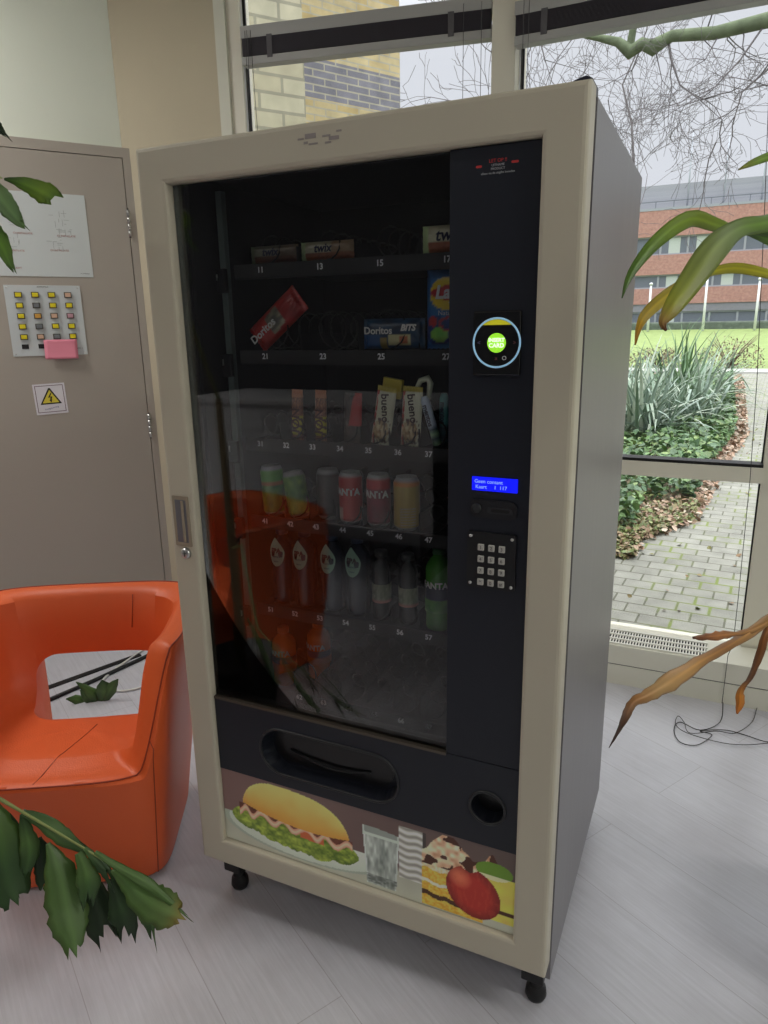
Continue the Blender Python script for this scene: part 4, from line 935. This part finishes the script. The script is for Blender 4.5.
wedge([(92, 880), (97, 900), (102, 920), (108, 938)], [5, 12, 15, 10], [DG2, DG2, DG2], 1.43, **kw)
wedge([(112, 878), (119, 900), (123, 918), (126, 938)], [4, 10, 13, 8], [DG2, DG, DG2], 1.40, **kw)
wedge([(85, 848), (98, 862), (108, 874), (112, 882)], [2, 5, 5, 2], [MG, DG, DG], 1.38, **kw)
wedge([(112, 870), (128, 882), (142, 895), (158, 906), (175, 914), (188, 921)], [2, 9, 14, 17, 15, 8], [MG, (70, 100, 46), (76, 104, 50), (90, 110, 60), (130, 110, 50)], 1.37, 1.33, **kw)
wedge([(134, 890), (144, 905), (151, 920), (155, 942)], [4, 9, 9, 3], [DG, MG, DG], 1.36, **kw)
wedge([(95, 852), (120, 868), (150, 885), (186, 916)], [2, 4, 5, 1], [MG, MG, MG], 1.35, **kw)
wedge([(-25, 790), (-6, 822), (2, 850), (8, 880), (18, 904)], [4, 14, 20, 21, 12], [(96, 130, 50), (70, 100, 40), DG, DG], 1.40, **kw)
wedge([(-10, 800), (8, 835), (12, 862), (20, 890)], [4, 12, 12, 3], [DG2, DG2, DG2], 1.46, **kw)
wedge([(4, 179), (18, 182), (34, 188), (46, 194), (54, 199)], [1, 5, 9, 11, 9], [DG, (92, 126, 40), (110, 140, 40), (84, 116, 40)], 1.30, jag=.15, fold=.12, sub=7, teeth=.03)
wedge([(-20, 172), (-6, 190), (6, 205), (18, 220), (27, 229)], [4, 10, 10, 6, 2], [MG, (110, 140, 90), (96, 126, 80), MG], 1.28, jag=.15, fold=.12, sub=7, teeth=.03)
wedge([(-25, 215), (-8, 232), (2, 246), (9, 262), (15, 273)], [3, 10, 8, 4, 1], [MG, G, MG], 1.30, jag=.15, fold=.12, sub=7, teeth=.03)
wedge([(-12, 118), (-4, 125), (1, 131), (4, 134)], [4, 5, 3, 1], [DG2, DG2], 1.30, **kw)
# leaf tips behind the armchair slot
pst = pb+Vector((-.02, .0, 1.25)); tip = at(0, 799, 1.40)
atp(MB().tube([pb+Vector((0, 0, .28)), pb+Vector((.0, .01, .7)), pst], [.02, .016, .012], STM, 8), 'stem', e)
atp(MB().tube([pb+Vector((0, .01, .72)), (pb+Vector((0, .01, .8))+tip)/2+Vector((0, 0, .1)), tip, at(24, 813, 1.40), at(60, 834, 1.39), at(95, 855, 1.38), at(120, 872, 1.37)], [.006, .005, .004, .003, .0025, .002, .001], mat('stalk_green', (140, 150, 90), .5), 6), 'leaf_stalk', e)
atp(MB().tube([pst, at(-60, 130, 1.3), at(-20, 170, 1.3), at(2, 178, 1.3)], [.008, .005, .003, .0015], mat('stalk_green'), 6), 'leaf_stalk', e)
atp(MB().lathe([(0, 0), (.11, 0), (.14, .28), (.145, .30), (.13, .30), (.125, .27), (0, .27)], POT, 32, Matrix.Translation(pb)), 'planter', e)
# small plant behind the armchair
p0 = on_z(97, 700, 0); e = empty('young_palm', p0, label='small green leaf tuft on the floor seen through the armchair slot', cat='plant'); bpy.context.view_layer.update()
for (x0_, y0_), (x1_, y1_), (x2_, y2_), w in [((98, 706), (92, 694), (76, 682), .03), ((100, 706), (104, 692), (102, 680), .045), ((102, 706), (110, 690), (118, 679), .03), ((90, 706), (78, 700), (66, 699), .025), ((97, 706), (88, 696), (80, 690), .03)]:
    D0 = (p0-CAM).dot(_f); leaf([at(x0_, y0_, D0), at(x1_, y1_, D0-.03), at(x2_, y2_, D0-.05)], [.008, w*.8, .002], [DG2, MG, DG], e, jag=.3, fold=.3)
# ------------------------------------------------------------------ reception desk behind the camera, mirrored in the glass
e = empty('reception_desk', (-.9, -2.75, 0), label='pale grey desk mirrored in the upper glass of the machine', cat='desk')
DK = mat('desk_grey', (214, 214, 220), .5)
MB().box((-1.1, -.32, 1.03), (.62, .40, 1.06), DK, bev=.002).obj('desktop', None, e)
MB().box((-1.08, .34, .31), (.60, .37, 1.03), DK).obj('front_panel', None, e)
for sx in (-1.05, .52): MB().box((sx, -.30, 0), (sx+.04, .34, 1.03), mat('desk_leg', (40, 40, 42), .5)).obj('side_panel', None, e)
# ------------------------------------------------------------------ outdoors
SOILM = mat('garden_soil', (118, 108, 86), .95, noise=.3, nscale=9)
mb = MB(); mb.box((-45, 2.0, -.4), (45, 26, -.06), SOILM); struct(mb.obj('garden_ground'), 'bare garden soil')
PAV = brick_mat('concrete_pavers', (146, 146, 138), (132, 132, 124), (92, 92, 78), .165, .132, .006, rot=(0, 0, math.radians(4)), moss=(112, 126, 60))
mb = MB(); mb.prism([(-3, 1.99), (8, 1.99), (8, 4.1), (4.2, 4.3), (4.1, 23.5), (1.85, 23.5), (1.55, 9.6), (1.22, 6.6), (1.05, 4.6), (.72, 3.95), (-3, 3.8)], -.2, -.045, PAV, axis='z'); struct(mb.obj('paved_path'), 'grey block paving with mossy joints')
LAWN = mat('lawn_grass', (128, 146, 88), .9, noise=.15, nscale=3)
mb = MB(); mb.faces([(-45, 25, -.05), (45, 25, -.05), (45, 27, .18), (-45, 27, .18), (-45, 44, 1.05), (45, 44, 1.05), (45, 46, 1.1), (-45, 46, 1.1), (-45, 25, -.6), (45, 25, -.6), (-45, 46, -.6), (45, 46, -.6)], [(0, 1, 2, 3), (3, 2, 5, 4), (4, 5, 6, 7), (8, 9, 1, 0), (10, 7, 6, 11)], LAWN); struct(mb.obj('lawn'), 'bright green lawn rising to the far building')
mb = MB(); mb.box((-3.5, 22.5, -.1), (5.5, 24.2, .0), mat('paving_slab', (176, 176, 172), .8)); tag(mb.obj('stone_slab_crossing', None), 'pale slab strip crossing the end of the garden path', 'paving')
# scatter leaves
def scatter(name, n, inside, z_of, size, cols, label, cat, seed, tilt=.9, curl=.3, stuff=True):
    r_ = random.Random(seed); mb = MB(); vs = []; fs = []; cs = []
    for k in range(n):
        for _ in range(60):
            x, y = inside(r_)
            if x is not None: break
        else: continue
        z = z_of(x, y, r_); s_ = size*r_.uniform(.6, 1.3)*(1+.04*y)
        M_ = Matrix.Translation((x, y, z)) @ Matrix.Rotation(r_.uniform(0, 6.28), 4, 'Z') @ Matrix.Rotation(r_.gauss(0, tilt*.6), 4, 'X') @ Matrix.Rotation(r_.gauss(0, tilt*.5), 4, 'Y')
        b = len(vs); pts = [(0, -.5, 0), (.42, -.25, curl*.3), (.36, .25, curl*.2), (0, .6, -.05), (-.36, .25, curl*.2), (-.42, -.25, curl*.3)]
        c = lin(mixc(r_.choice(cols), r_.choice(cols), r_.random()*.6))
        for p in pts: vs.append(M_ @ (Vector(p)*s_)); cs.append(c)
        fs += [(b, b+1, b+2, b+3), (b, b+3, b+4, b+5)]
    mb.faces(vs, fs, mat('outdoor_leaf', (255, 255, 255), .5, vcol=True), False, cs); return tag(mb.obj(name, keepn=True), label, cat, kind='stuff' if stuff else None)
def edge(y):   # left edge of the path
    if y < 4.6: return .72+(y-3.95)*.5
    if y < 6.6: return 1.05+(y-4.6)*.085
    if y < 9.6: return 1.22+(y-6.6)*.11
    return 1.55+(y-9.6)*.02
def in_ivy(r_):
    y = 4.15+(r_.random()**1.5)*15; x = edge(y)-.10-.02*y+.06+.01*y-(r_.random()**1.5)*(1.6+.5*y)
    return (x, y) if (y > 5.3 or (x < .66 and r_.random() < .5) or x < .2) else (None, None)
scatter('ivy_ground_cover', 24000, in_ivy, lambda x, y, r_: -.05+r_.random()*.20+.10*max(0, vn(x*1.3, y*.9)-.2), .052, [(72, 104, 60), (98, 132, 76), (66, 92, 62), (124, 146, 86), (88, 116, 86)], 'low green ivy spreading under the window beside the path', 'ground cover', 11)
def in_lit(r_):
    y = 3.55+(r_.random()**1.4)*17; x = edge(max(y, 3.9))+.05-abs(r_.gauss(0, (.34 if y < 5.2 else .08)+.012*y))
    return (x, y)
scatter('fallen_leaves', 2600, in_lit, lambda x, y, r_: -.035+r_.random()*.03, .036, [(186, 164, 146), (156, 122, 98), (200, 186, 168), (130, 102, 84), (172, 142, 118)], 'brown and tan fallen leaves along the path edge', 'leaf litter', 5)
scatter('fallen_leaves', 260, lambda r_: (r_.uniform(-.6, 3), 2.2+r_.random()*8), lambda x, y, r_: -.038, .03, [(150, 116, 84), (120, 96, 60), (110, 120, 60)], 'few small leaves strewn over the paving', 'leaf litter', 6)
scatter('moss_and_weeds', 4500, lambda r_: ((lambda y: (edge(max(3.95, y))-abs(r_.gauss(0, .55)), y))(3.5+abs(r_.gauss(0, .75)))), lambda x, y, r_: -.04+r_.random()*.05, .03, [(112, 128, 72), (132, 138, 86), (96, 112, 66), (164, 138, 114), (140, 112, 88)], 'weeds and moss at the front edge of the planting bed', 'weeds', 8)
# strap-leaved clumps
def strap(loc, n, L_, label, seed, cols):
    r_ = random.Random(seed); mb = MB(); vs = []; fs = []; cs = []
    for k in range(n):
        az = r_.uniform(0, 6.283); el = r_.uniform(.35, 1.4); ln = L_*r_.uniform(.6, 1.1); w = .024*r_.uniform(.8, 1.4)
        p = Vector((r_.gauss(0, .16), r_.gauss(0, .16), 0)); dr = Vector((math.cos(az)*math.cos(el), math.sin(az)*math.cos(el), math.sin(el))); sd = Vector((-math.sin(az), math.cos(az), 0)); c = lin(r_.choice(cols)); b = len(vs); m_ = 9; cv = r_.uniform(.8, 2.3)
        kink = r_.random() < .25
        for i in range(m_):
            t = i/(m_-1); ww = w*(1-t**2.2)+.001
            vs += [p-sd*ww+Vector((0, 0, ww*.3)), p, p+sd*ww+Vector((0, 0, ww*.3))]; cs += [c, tuple(x*.9 for x in c), c]
            dr = (dr+Vector((0, 0, -cv*t*.16))).normalized()
            if kink and i == 5: dr = (dr+Vector((0, 0, -1.1))).normalized()
            p = p+dr*ln/(m_-1)
            if p.z < .02: p.z = .02
        for i in range(m_-1):
            for j in (0, 1): fs.append((b+i*3+j, b+i*3+j+1, b+i*3+j+4, b+i*3+j+3))
    mb.faces(vs, fs, mat('strap_leaf', (255, 255, 255), .45, vcol=True), True, cs); o = mb.obj('strap_leaf_plant', keepn=True, loc=loc); md = o.modifiers.new('s', 'SOLIDIFY'); md.thickness = .002
    tag(o, label, 'garden plant', 'strap leaved garden plants')
SC = [(152, 168, 150), (128, 150, 130), (178, 190, 172), (108, 132, 110), (142, 160, 148)]
strap((.30, 8.8, -.03), 150, 1.35, 'large grey green strap leaved clump nearest the machine edge', 1, SC)
strap((.70, 10.2, -.03), 130, 1.25, 'grey green strap leaved clump in the middle of the bed, nearest the path', 2, SC)
strap((-.35, 10.6, -.03), 130, 1.4, 'strap leaved clump partly hidden behind the machine side', 3, SC)
strap((.55, 12.6, -.03), 130, 1.6, 'taller dark green strap leaved clump at the back of the bed', 4, [(96, 128, 90), (120, 150, 104), (80, 108, 76)])
strap((.80, 14.2, -.03), 90, 1.3, 'farther strap leaved clump beside the path end', 9, SC)
# brown shrubs at the far end
def twiggy(loc, w, h, label, seed, cols, n=900, size=.10):
    r_ = random.Random(seed); mb = MB(); vs = []; fs = []; cs = []
    for k in range(n):
        a = r_.uniform(0, 6.28); q = math.sqrt(r_.random()); x, y = math.cos(a)*q*w, math.sin(a)*q*w*.5; z = r_.random()*h*(1-.5*q*q); s_ = size*r_.uniform(.5, 1.2)
        M_ = Matrix.Translation((x, y, z)) @ Matrix.Rotation(r_.uniform(0, 6.28), 4, 'Z') @ Matrix.Rotation(r_.gauss(0, .8), 4, 'X'); b = len(vs); c = lin(r_.choice(cols))
        for p in [(0, -.5, 0), (.3, 0, .08), (0, .6, 0), (-.3, 0, .08)]: vs.append(M_ @ (Vector(p)*s_)); cs.append(c)
        fs.append((b, b+1, b+2, b+3))
    mb.faces(vs, fs, mat('outdoor_leaf'), False, cs)
    for k in range(14):
        a = r_.uniform(0, 6.28); mb.tube([(0, 0, 0), (math.cos(a)*w*.4, math.sin(a)*w*.2, h*.6), (math.cos(a)*w*.8, math.sin(a)*w*.35, h*r_.uniform(.8, 1.15))], [.02, .012, .004], mat('outdoor_leaf'), 4, cols=[lin((110, 90, 76))]*3)
    tag(mb.obj('low_shrub', keepn=True, loc=loc), label, 'shrub', 'low brown shrubs at the end of the garden')
SB = [(140, 124, 98), (112, 92, 76), (156, 146, 112), (120, 124, 86), (96, 78, 66)]
for i, (x, y, w, h, lb) in enumerate([(1.5, 24.6, 1.05, 1.05, 'low brown shrub at the end of the path, behind the strap leaved plants'), (3.75, 24.8, 1.05, 1.1, 'low brown shrub at the far end, toward the right edge of the window'), (-.75, 25, 1.0, .7, 'low brown shrub hidden behind the strap leaved clumps')]):
    twiggy((x, y, -.03), w, h, lb, 20+i, SB)
mb = MB(); r_ = random.Random(5)
mb.box((-20, 43.5, .9), (20, 44.3, 1.45), mat('hedge_dark', (92, 102, 92), .9, noise=.3, nscale=4), bev=.1); tag(mb.obj('clipped_hedge'), 'long low dark hedge at the foot of the far building', 'hedge')
# ------------------------------------------------------------------ far building
BY = 46.0
def bz(px, py): return on_y(px, py, BY)
zt = lambda py: bz(700, py).z
e = empty('office_building', (1, BY, 1.0), label='long red brick office building with window bands and a grey roof storey', cat='building')
def bo(mb, n, par=None, lab=None):
    o = mb.obj(n, None, par or e); o.data.transform(Matrix.Translation((-1, -BY, -1.0)))
    if lab: o['label'] = lab
    return o
RED = brick_mat('red_brick', (174, 132, 124), (168, 124, 116), (166, 134, 122), .25, .08, .008, rot=(math.radians(90), 0, 0)); GREYB = mat('grey_base', (128, 128, 136), .8, noise=.05); WF = mat('window_frame_pale', (150, 154, 162), .5)  # distance haze is mixed into the brick colours
X0, X1 = -16, 14
bands = [(205, 232), (254, 283), (300, 327)]
Zs = [zt(v) for v in (177, 207, 234, 253, 273, 287, 303, 329)]
ztop, zr, z1, z2, z3, z4b, z5b, z6b = Zs
mb = MB(); mb.box((X0, BY+.25, .6), (X1, BY+8, zr), mat('facade_core', (120, 118, 122), .8)); bo(mb, 'facade_core')
mb = MB(); mb.box((X0, BY, z1), (X1, BY+.3, zr), RED); mb.box((X0, BY-.02, zr-.02), (X1, BY+.32, zr+.12), WF); bo(mb, 'upper_brick_band', None, 'red brick band below the roof')
mb = MB(); mb.box((X0, BY, z3), (X1, BY+.3, z2), RED); bo(mb, 'middle_brick_band')
mb = MB(); mb.box((X0, BY, z5b), (X1, BY+.3, z4b), RED); bo(mb, 'lower_brick_band')
mb = MB(); mb.box((X0, BY+.05, .6), (X1, BY+.3, z6b+.35), GREYB); mb.box((X0, BY+.05, z5b-.45), (X1, BY+.3, z5b), GREYB); bo(mb, 'ground_storey_wall', None, 'grey plinth')
ROOFM = streak_mat('roof_cladding', (152, 155, 162), .5, (.1, 1, 9), .12)
mb = MB(); mb.box((X0, BY+1.5, zr+.1), (X1, BY+7.5, ztop), ROOFM); bo(mb, 'roof_storey', None, 'pale grey clad roof storey')
mb = MB(); mb.box((X0, BY+.4, zr+.50), (X1, BY+.45, zr+.55), mat('rail_grey', (110, 116, 124), .5))
for k in range(31): mb.box((X0+k, BY+.4, zr+.1), (X0+k+.05, BY+.45, zr+.55), mat('rail_grey'))
bo(mb, 'roof_railing')
PG = mat('facade_glass', (104, 110, 122), .4, spec=.4); BLK = mat('office_blind', (178, 186, 182), .6)
for (za, zb_) in ((z2, z1), (z4b, z3), (z6b+.35, z5b-.45)):
    n = 20; w = (X1-X0)/n; r_ = random.Random(int(za*10))
    for k in range(n):
        x = X0+k*w; mb = MB(); t = .08
        mb.box((x, BY+.12, za), (x+w, BY+.2, za+t), WF); mb.box((x, BY+.12, zb_-t), (x+w, BY+.2, zb_), WF); mb.box((x, BY+.12, za+t), (x+t*.7, BY+.2, zb_-t), WF); mb.box((x+w-t*.7, BY+.12, za+t), (x+w, BY+.2, zb_-t), WF)
        wo = bo(mb, 'window'); mb = MB(); mb.box((x+.05, BY+.17, za+t), (x+w-.05, BY+.19, zb_-t), PG)
        if r_.random() < .2: mb.box((x+w*.3, BY+.155, za+t), (x+w*.72, BY+.17, zb_-t*1.2), BLK)
        bo(mb, 'pane', wo)
mb = MB(); mb.box((-1.1, BY-.12, zr-.6), (-.35, BY, zr-.42), WHITE); bo(mb, 'wall_lamp', None, 'small pale fitting')
PW_ = mat('pole_white', (222, 224, 228), .4)
for (a, b, lb) in (((690, 133), (687, 207), 'leftmost thin mast on the far roof'), ((727, 133), (723, 205), 'middle thin mast on the far roof'), ((766, 133), (761, 205), 'rightmost thin mast on the far roof')):
    p, q = on_y(*a, BY+1), on_y(*b, BY+1); q = Vector((q.x, q.y, zr+.1)); mb = MB(); mb.tube([(0, 0, 0), (0, 0, p.z-q.z)], [.05, .03], mat('mast_grey', (170, 176, 186), .5), 8); mb.lathe([(0, 0), (.12, 0), (.12, .05), (0, .05)], WF, 12)
    tag(mb.obj('roof_mast', loc=q), lb, 'mast', 'masts on the far roof')
for (px, py, pt, lb) in ((648, 326, 285, 'white pole before the far building, nearest the machine'), (703, 326, 278, 'white pole before the far building, below the curling leaf'), (755, 325, 280, 'white pole before the far building, at the right mullion')):
    q = on_y(px, py, 42); p = on_y(px, pt, 42); zg = .95; mb = MB(); mb.tube([(0, 0, 0), (0, 0, p.z-zg)], [.07, .055], PW_, 8); mb.lathe([(0, p.z-zg), (.1, p.z-zg), (.08, p.z-zg+.1), (0, p.z-zg+.12)], PW_, 12)
    tag(mb.obj('white_pole', loc=(q.x, 42, zg)), lb, 'pole', 'white poles on the lawn')
# ------------------------------------------------------------------ brick wing seen through the left window
def line_hit(px, py, P0, ang):
    n_ = Vector((math.sin(ang), -math.cos(ang), 0)); d_ = ray(px, py); return CAM + d_*((P0-CAM).dot(n_)/d_.dot(n_))
aN = math.radians(55); aF = math.radians(61)
cN = at(305, 90, 4.3); cF = at(302, 90, 6.1); eF = line_hit(400, 80, cF, aF)
zb0 = line_hit(305, 96, cF, aF).z; zb1 = line_hit(330, 64, cF, aF).z
YB = brick_mat('yellow_brick', (196, 182, 142), (182, 162, 112), (172, 168, 150), .24, .060, .007, rot=(math.radians(90), 0, 0), band=(zb0, zb1+.02, (130, 130, 140), (118, 118, 128)))
PB = brick_mat('pale_block', (186, 182, 158), (174, 168, 142), (146, 144, 126), .30, .098, .010, rot=(math.radians(90), 0, 0))
def wing(name, P0, ang, L0, th, m_, label, side=-1):
    mb = MB(); mb.box((-L0, 0, -.1), (0, th, 8.5), m_); o = mb.obj(name, loc=(P0.x, P0.y, 0), rot=(0, 0, ang)); mb = MB(); mb.box((-L0-.02, -.03, 8.5), (.03, th+.05, 8.62), mat('coping_grey', (150, 150, 150), .7)); mb.obj('coping', None, o); return tag(o, label, 'building wall')
wing('brick_pier', cN, aN, 3.0, .5, PB, 'pale brick pier just outside the narrow left window')
wing('brick_wing', eF, aF, (eF-cF).length+2.5, .6, YB, 'yellow brick wall with a grey brick band, ending at the sky')
# ------------------------------------------------------------------ bare trees
BARK = mat('bark_grey', (108, 104, 106), .9, noise=.2, nscale=20); MOSS = mat('bark_mossy', (96, 108, 82), .9, noise=.3, nscale=7)  # bark grey lightened, outdoor haze sits in the colour
def branch(mb, p, d_, L_, r0, dep, r_, m_, up=.08, ns=5, wig=.22, mn=.004):
    pts = [p.copy()]; rs = [r0]; dd = d_.copy()
    for i in range(ns):
        dd = (dd+Vector((r_.gauss(0, wig), r_.gauss(0, wig), r_.gauss(0, wig)+up))).normalized(); p = p+dd*L_/ns; pts.append(p.copy()); rs.append(max(mn, r0*(1-.62*(i+1)/ns)))
        if dep > 0 and i > 0:
            for _ in range(1 if r_.random() < .75 else 2):
                ax = Vector((r_.gauss(0, 1), r_.gauss(0, 1), r_.gauss(0, .7))).normalized(); d2 = (dd+ax*.85).normalized(); branch(mb, p, d2, L_*r_.uniform(.45, .72), max(mn, rs[-1]*.6), dep-1, r_, m_, up, max(3, ns-1), wig, mn)
    mb.tube(pts, rs, m_, 5 if r0 > .03 else 3, cap=False)
def tree(base, H, r0, label, seed, dep=4, mn=.006, first=.35, spread=.55):
    r_ = random.Random(seed); e = empty('bare_tree', base, label=label, cat='tree'); mb = MB(); pts = []; n = 9
    for i in range(n+1): pts.append(Vector((r_.gauss(0, .03)*i, r_.gauss(0, .03)*i, H*i/n)))
    mb.tube(pts, [r0*(1-.85*i/n) for i in range(n+1)], BARK, 8); mb.obj('trunk', None, e)
    mb = MB()
    for i in range(2, n+1):
        if i/n < first: continue
        for _ in range(2):
            a = r_.uniform(0, 6.28); branch(mb, pts[i], Vector((math.cos(a), math.sin(a), spread)).normalized(), H*.30*(1.25-i/n), r0*.35*(1.1-i/n), dep-1, r_, BARK, mn=mn)
    mb.obj('branches', None, e)
g = on_y(636, 300, 24); tree(Vector((g.x-.3, 24, -.05)), 11.2, .075, 'slim bare tree directly behind the top corner of the machine', 31, 4, .006, .38)
g = on_y(480, 60, 18); tree(Vector((g.x+.3, 18, -.05)), 12, .10, 'bare tree seen through the narrow left window beside the brick wall', 42, 4, .006, .4, .35)
# large mossy limb of a tree standing to the right
e = empty('mossy_tree', (6.5, 9.5, -.05), label='old tree with a thick mossy limb reaching across the top of the window', cat='tree'); inv = Matrix.Translation((-6.5, -9.5, .05))
def mo(mb, n): o = mb.obj(n, None, e); o.data.transform(inv); return o
jn = Vector((6.4, 9.5, 4.6))
mo(MB().tube([(6.5, 9.5, -.05), (6.45, 9.5, 1.5), (6.5, 9.45, 3), jn, (6.6, 9.6, 6.5), (6.9, 9.5, 8.5)], [.42, .34, .30, .27, .2, .12], MOSS, 14), 'trunk')
LY = 9.0
lp = [jn, on_y(900, 8, LY+.2), on_y(820, 14, LY), on_y(768, 20, LY), on_y(715, 33, LY), on_y(672, 36, LY), on_y(652, 48, LY), on_y(642, 44, LY), on_y(630, 52, LY), on_y(618, 42, LY), on_y(600, 38, LY), on_y(575, 34, LY), on_y(540, 24, LY-.1)]
lb_ = mo(MB().tube(lp, [.2, .14, .10, .085, .072, .066, .095, .075, .085, .055, .042, .024, .010], MOSS, 12), 'limb'); lb_['label'] = 'mossy green limb'
mb = MB(); r_ = random.Random(77)
branch(mb, on_y(630, 45, LY), Vector((.1, .1, 1)).normalized(), 1.6, .05, 2, r_, MOSS)
def PB_(L_, r0): 
    mb.tube([on_y(x, y, yy) for x, y, yy in L_], [max(.003, .8*r0*(1-.8*i/(len(L_)-1))) for i in range(len(L_))], BARK, 4, cap=False)
hand = [([(668, 40, 9), (672, 62, 9), (680, 85, 8.9), (700, 100, 8.9), (722, 120, 8.8)], .02), ([(768, 20, 9), (740, 60, 8.9), (712, 90, 8.8), (690, 96, 8.8)], .016), ([(790, 50, 9), (760, 76, 8.9), (742, 92, 8.8), (735, 116, 8.8), (716, 142, 8.8)], .02), ([(790, 90, 9), (765, 85, 8.9), (745, 90, 8.9), (720, 84, 8.8)], .014), ([(640, 50, 9), (632, 70, 9), (615, 80, 9), (608, 100, 9)], .012), ([(655, 48, 9), (662, 80, 9), (660, 100, 9)], .01), ([(576, 34, 9), (560, 55, 9), (548, 78, 9)], .010), ([(540, 40, 9), (545, 60, 9), (552, 82, 9)], .012), ([(720, 33, 9), (705, 60, 8.9), (688, 70, 8.9)], .012), ([(700, 36, 9), (712, 48, 9), (735, 52, 9)], .01), ([(600, 38, 9), (590, 20, 9), (575, 5, 9)], .012)]
for L_, r0 in hand:
    PB_(L_, r0)
    for i in range(1, len(L_)):
        p = on_y(*L_[i]); q = on_y(*L_[i-1]); dd = (p-q).normalized()
        for _ in range(1): branch(mb, p, (dd+Vector((r_.gauss(0, .7), r_.gauss(0, .4), r_.gauss(-.2, .6)))).normalized(), r_.uniform(.5, 1.0), r0*.5, 2, r_, BARK, up=-.03, ns=5, wig=.3, mn=.0026)
for k in range(7):
    t = r_.random(); p = on_y(560+t*230, 44-t*26, LY); branch(mb, p, Vector((r_.gauss(0, .6), r_.gauss(0, .5), r_.gauss(-.3, .5))).normalized(), r_.uniform(.5, 1.2), .010, 2, r_, BARK, up=-.05, wig=.3, mn=.0026)
mo(mb, 'twigs')
# hanging outer crown in front of the sky at right
# ------------------------------------------------------------------ light
w = bpy.data.worlds.new('overcast'); bpy.context.scene.world = w; w.use_nodes = True; N = w.node_tree.nodes; L = w.node_tree.links
bg = N['Background']; tc = N.new('ShaderNodeTexCoord'); sp = N.new('ShaderNodeSeparateXYZ'); L.new(tc.outputs['Generated'], sp.inputs[0])
cr = N.new('ShaderNodeValToRGB'); L.new(sp.outputs[2], cr.inputs[0]); el = cr.color_ramp.elements
SK = lin((228, 230, 238)); el[0].position = .30; el[0].color = SK+(1,); el[1].position = .75; el[1].color = tuple(v*1.0 for v in (1, 1, 1))+(1,)
L.new(cr.outputs[0], bg.inputs['Color'])
mr = N.new('ShaderNodeMapRange'); mr.inputs[1].default_value = .33; mr.inputs[2].default_value = .8; mr.inputs[3].default_value = 1.0; mr.inputs[4].default_value = 4.6; L.new(sp.outputs[2], mr.inputs[0]); L.new(mr.outputs[0], bg.inputs['Strength'])
FX = mat('added_lamp_diffuser', (255, 246, 232), .5, emit=1.2)
def lamp(x, y, power, sx=1.2, sy=.3, label=''):  # unseen fixtures added to brighten the interior
    e = empty('added_ceiling_light', (x, y, CEIL), label=label, cat='added light')
    MB().box((-sx/2-.02, -sy/2-.02, -.06), (sx/2+.02, sy/2+.02, 0), mat('fixture_white', (220, 220, 220), .5)).obj('housing', None, e)
    MB().box((-sx/2, -sy/2, -.066), (sx/2, sy/2, -.058), FX).obj('diffuser', None, e)
    ld = bpy.data.lights.new('lamp', 'AREA'); ld.shape = 'RECTANGLE'; ld.size = sx; ld.size_y = sy; ld.energy = power; ld.color = (1, .97, .93)
    lo = bpy.data.objects.new('lamp', ld); C.objects.link(lo); lo.location = (x, y, CEIL-.09)
lamp(2.4, -2.8, 15, label='added unseen ceiling light behind the camera, brightening the room')
lamp(-1.3, -2.4, 9, label='added unseen ceiling light behind the camera, over the left part of the room')
lamp(-1.9, -.2, 34, .3, 1.2, label='added unseen ceiling light brightening the left wall and the orange armchair')
lamp(3.0, -.6, 24, label='added unseen ceiling light at the right of the room')
# daylight entering through the tall windows (large soft source at each window opening, facing in)
def portal(name, c, sx, sz, rz, power):
    ld = bpy.data.lights.new(name, 'AREA'); ld.shape = 'RECTANGLE'; ld.size = sx; ld.size_y = sz; ld.energy = power; ld.cycles.is_portal = True
    lo = bpy.data.objects.new(name, ld); C.objects.link(lo); lo.location = c; lo.rotation_euler = (math.radians(-90), 0, rz); 
portal('window_portal', (1.9, 2.05, 1.6), 3.3, 3.1, 0, 1)
portal('window_portal', tuple(wl(-.6, .18, 1.6)), 1.2, 3.1, A11, 1)
sc = bpy.context.scene; sc.view_settings.view_transform = 'Standard'; sc.view_settings.look = 'None'; sc.view_settings.gamma = 1; sc.view_settings.use_curve_mapping = False
sc.view_settings.exposure = 0.0
sc.cycles.max_bounces = 8; sc.cycles.transparent_max_bounces = 16; sc.cycles.use_denoising = True; sc.cycles.sample_clamp_indirect = 6
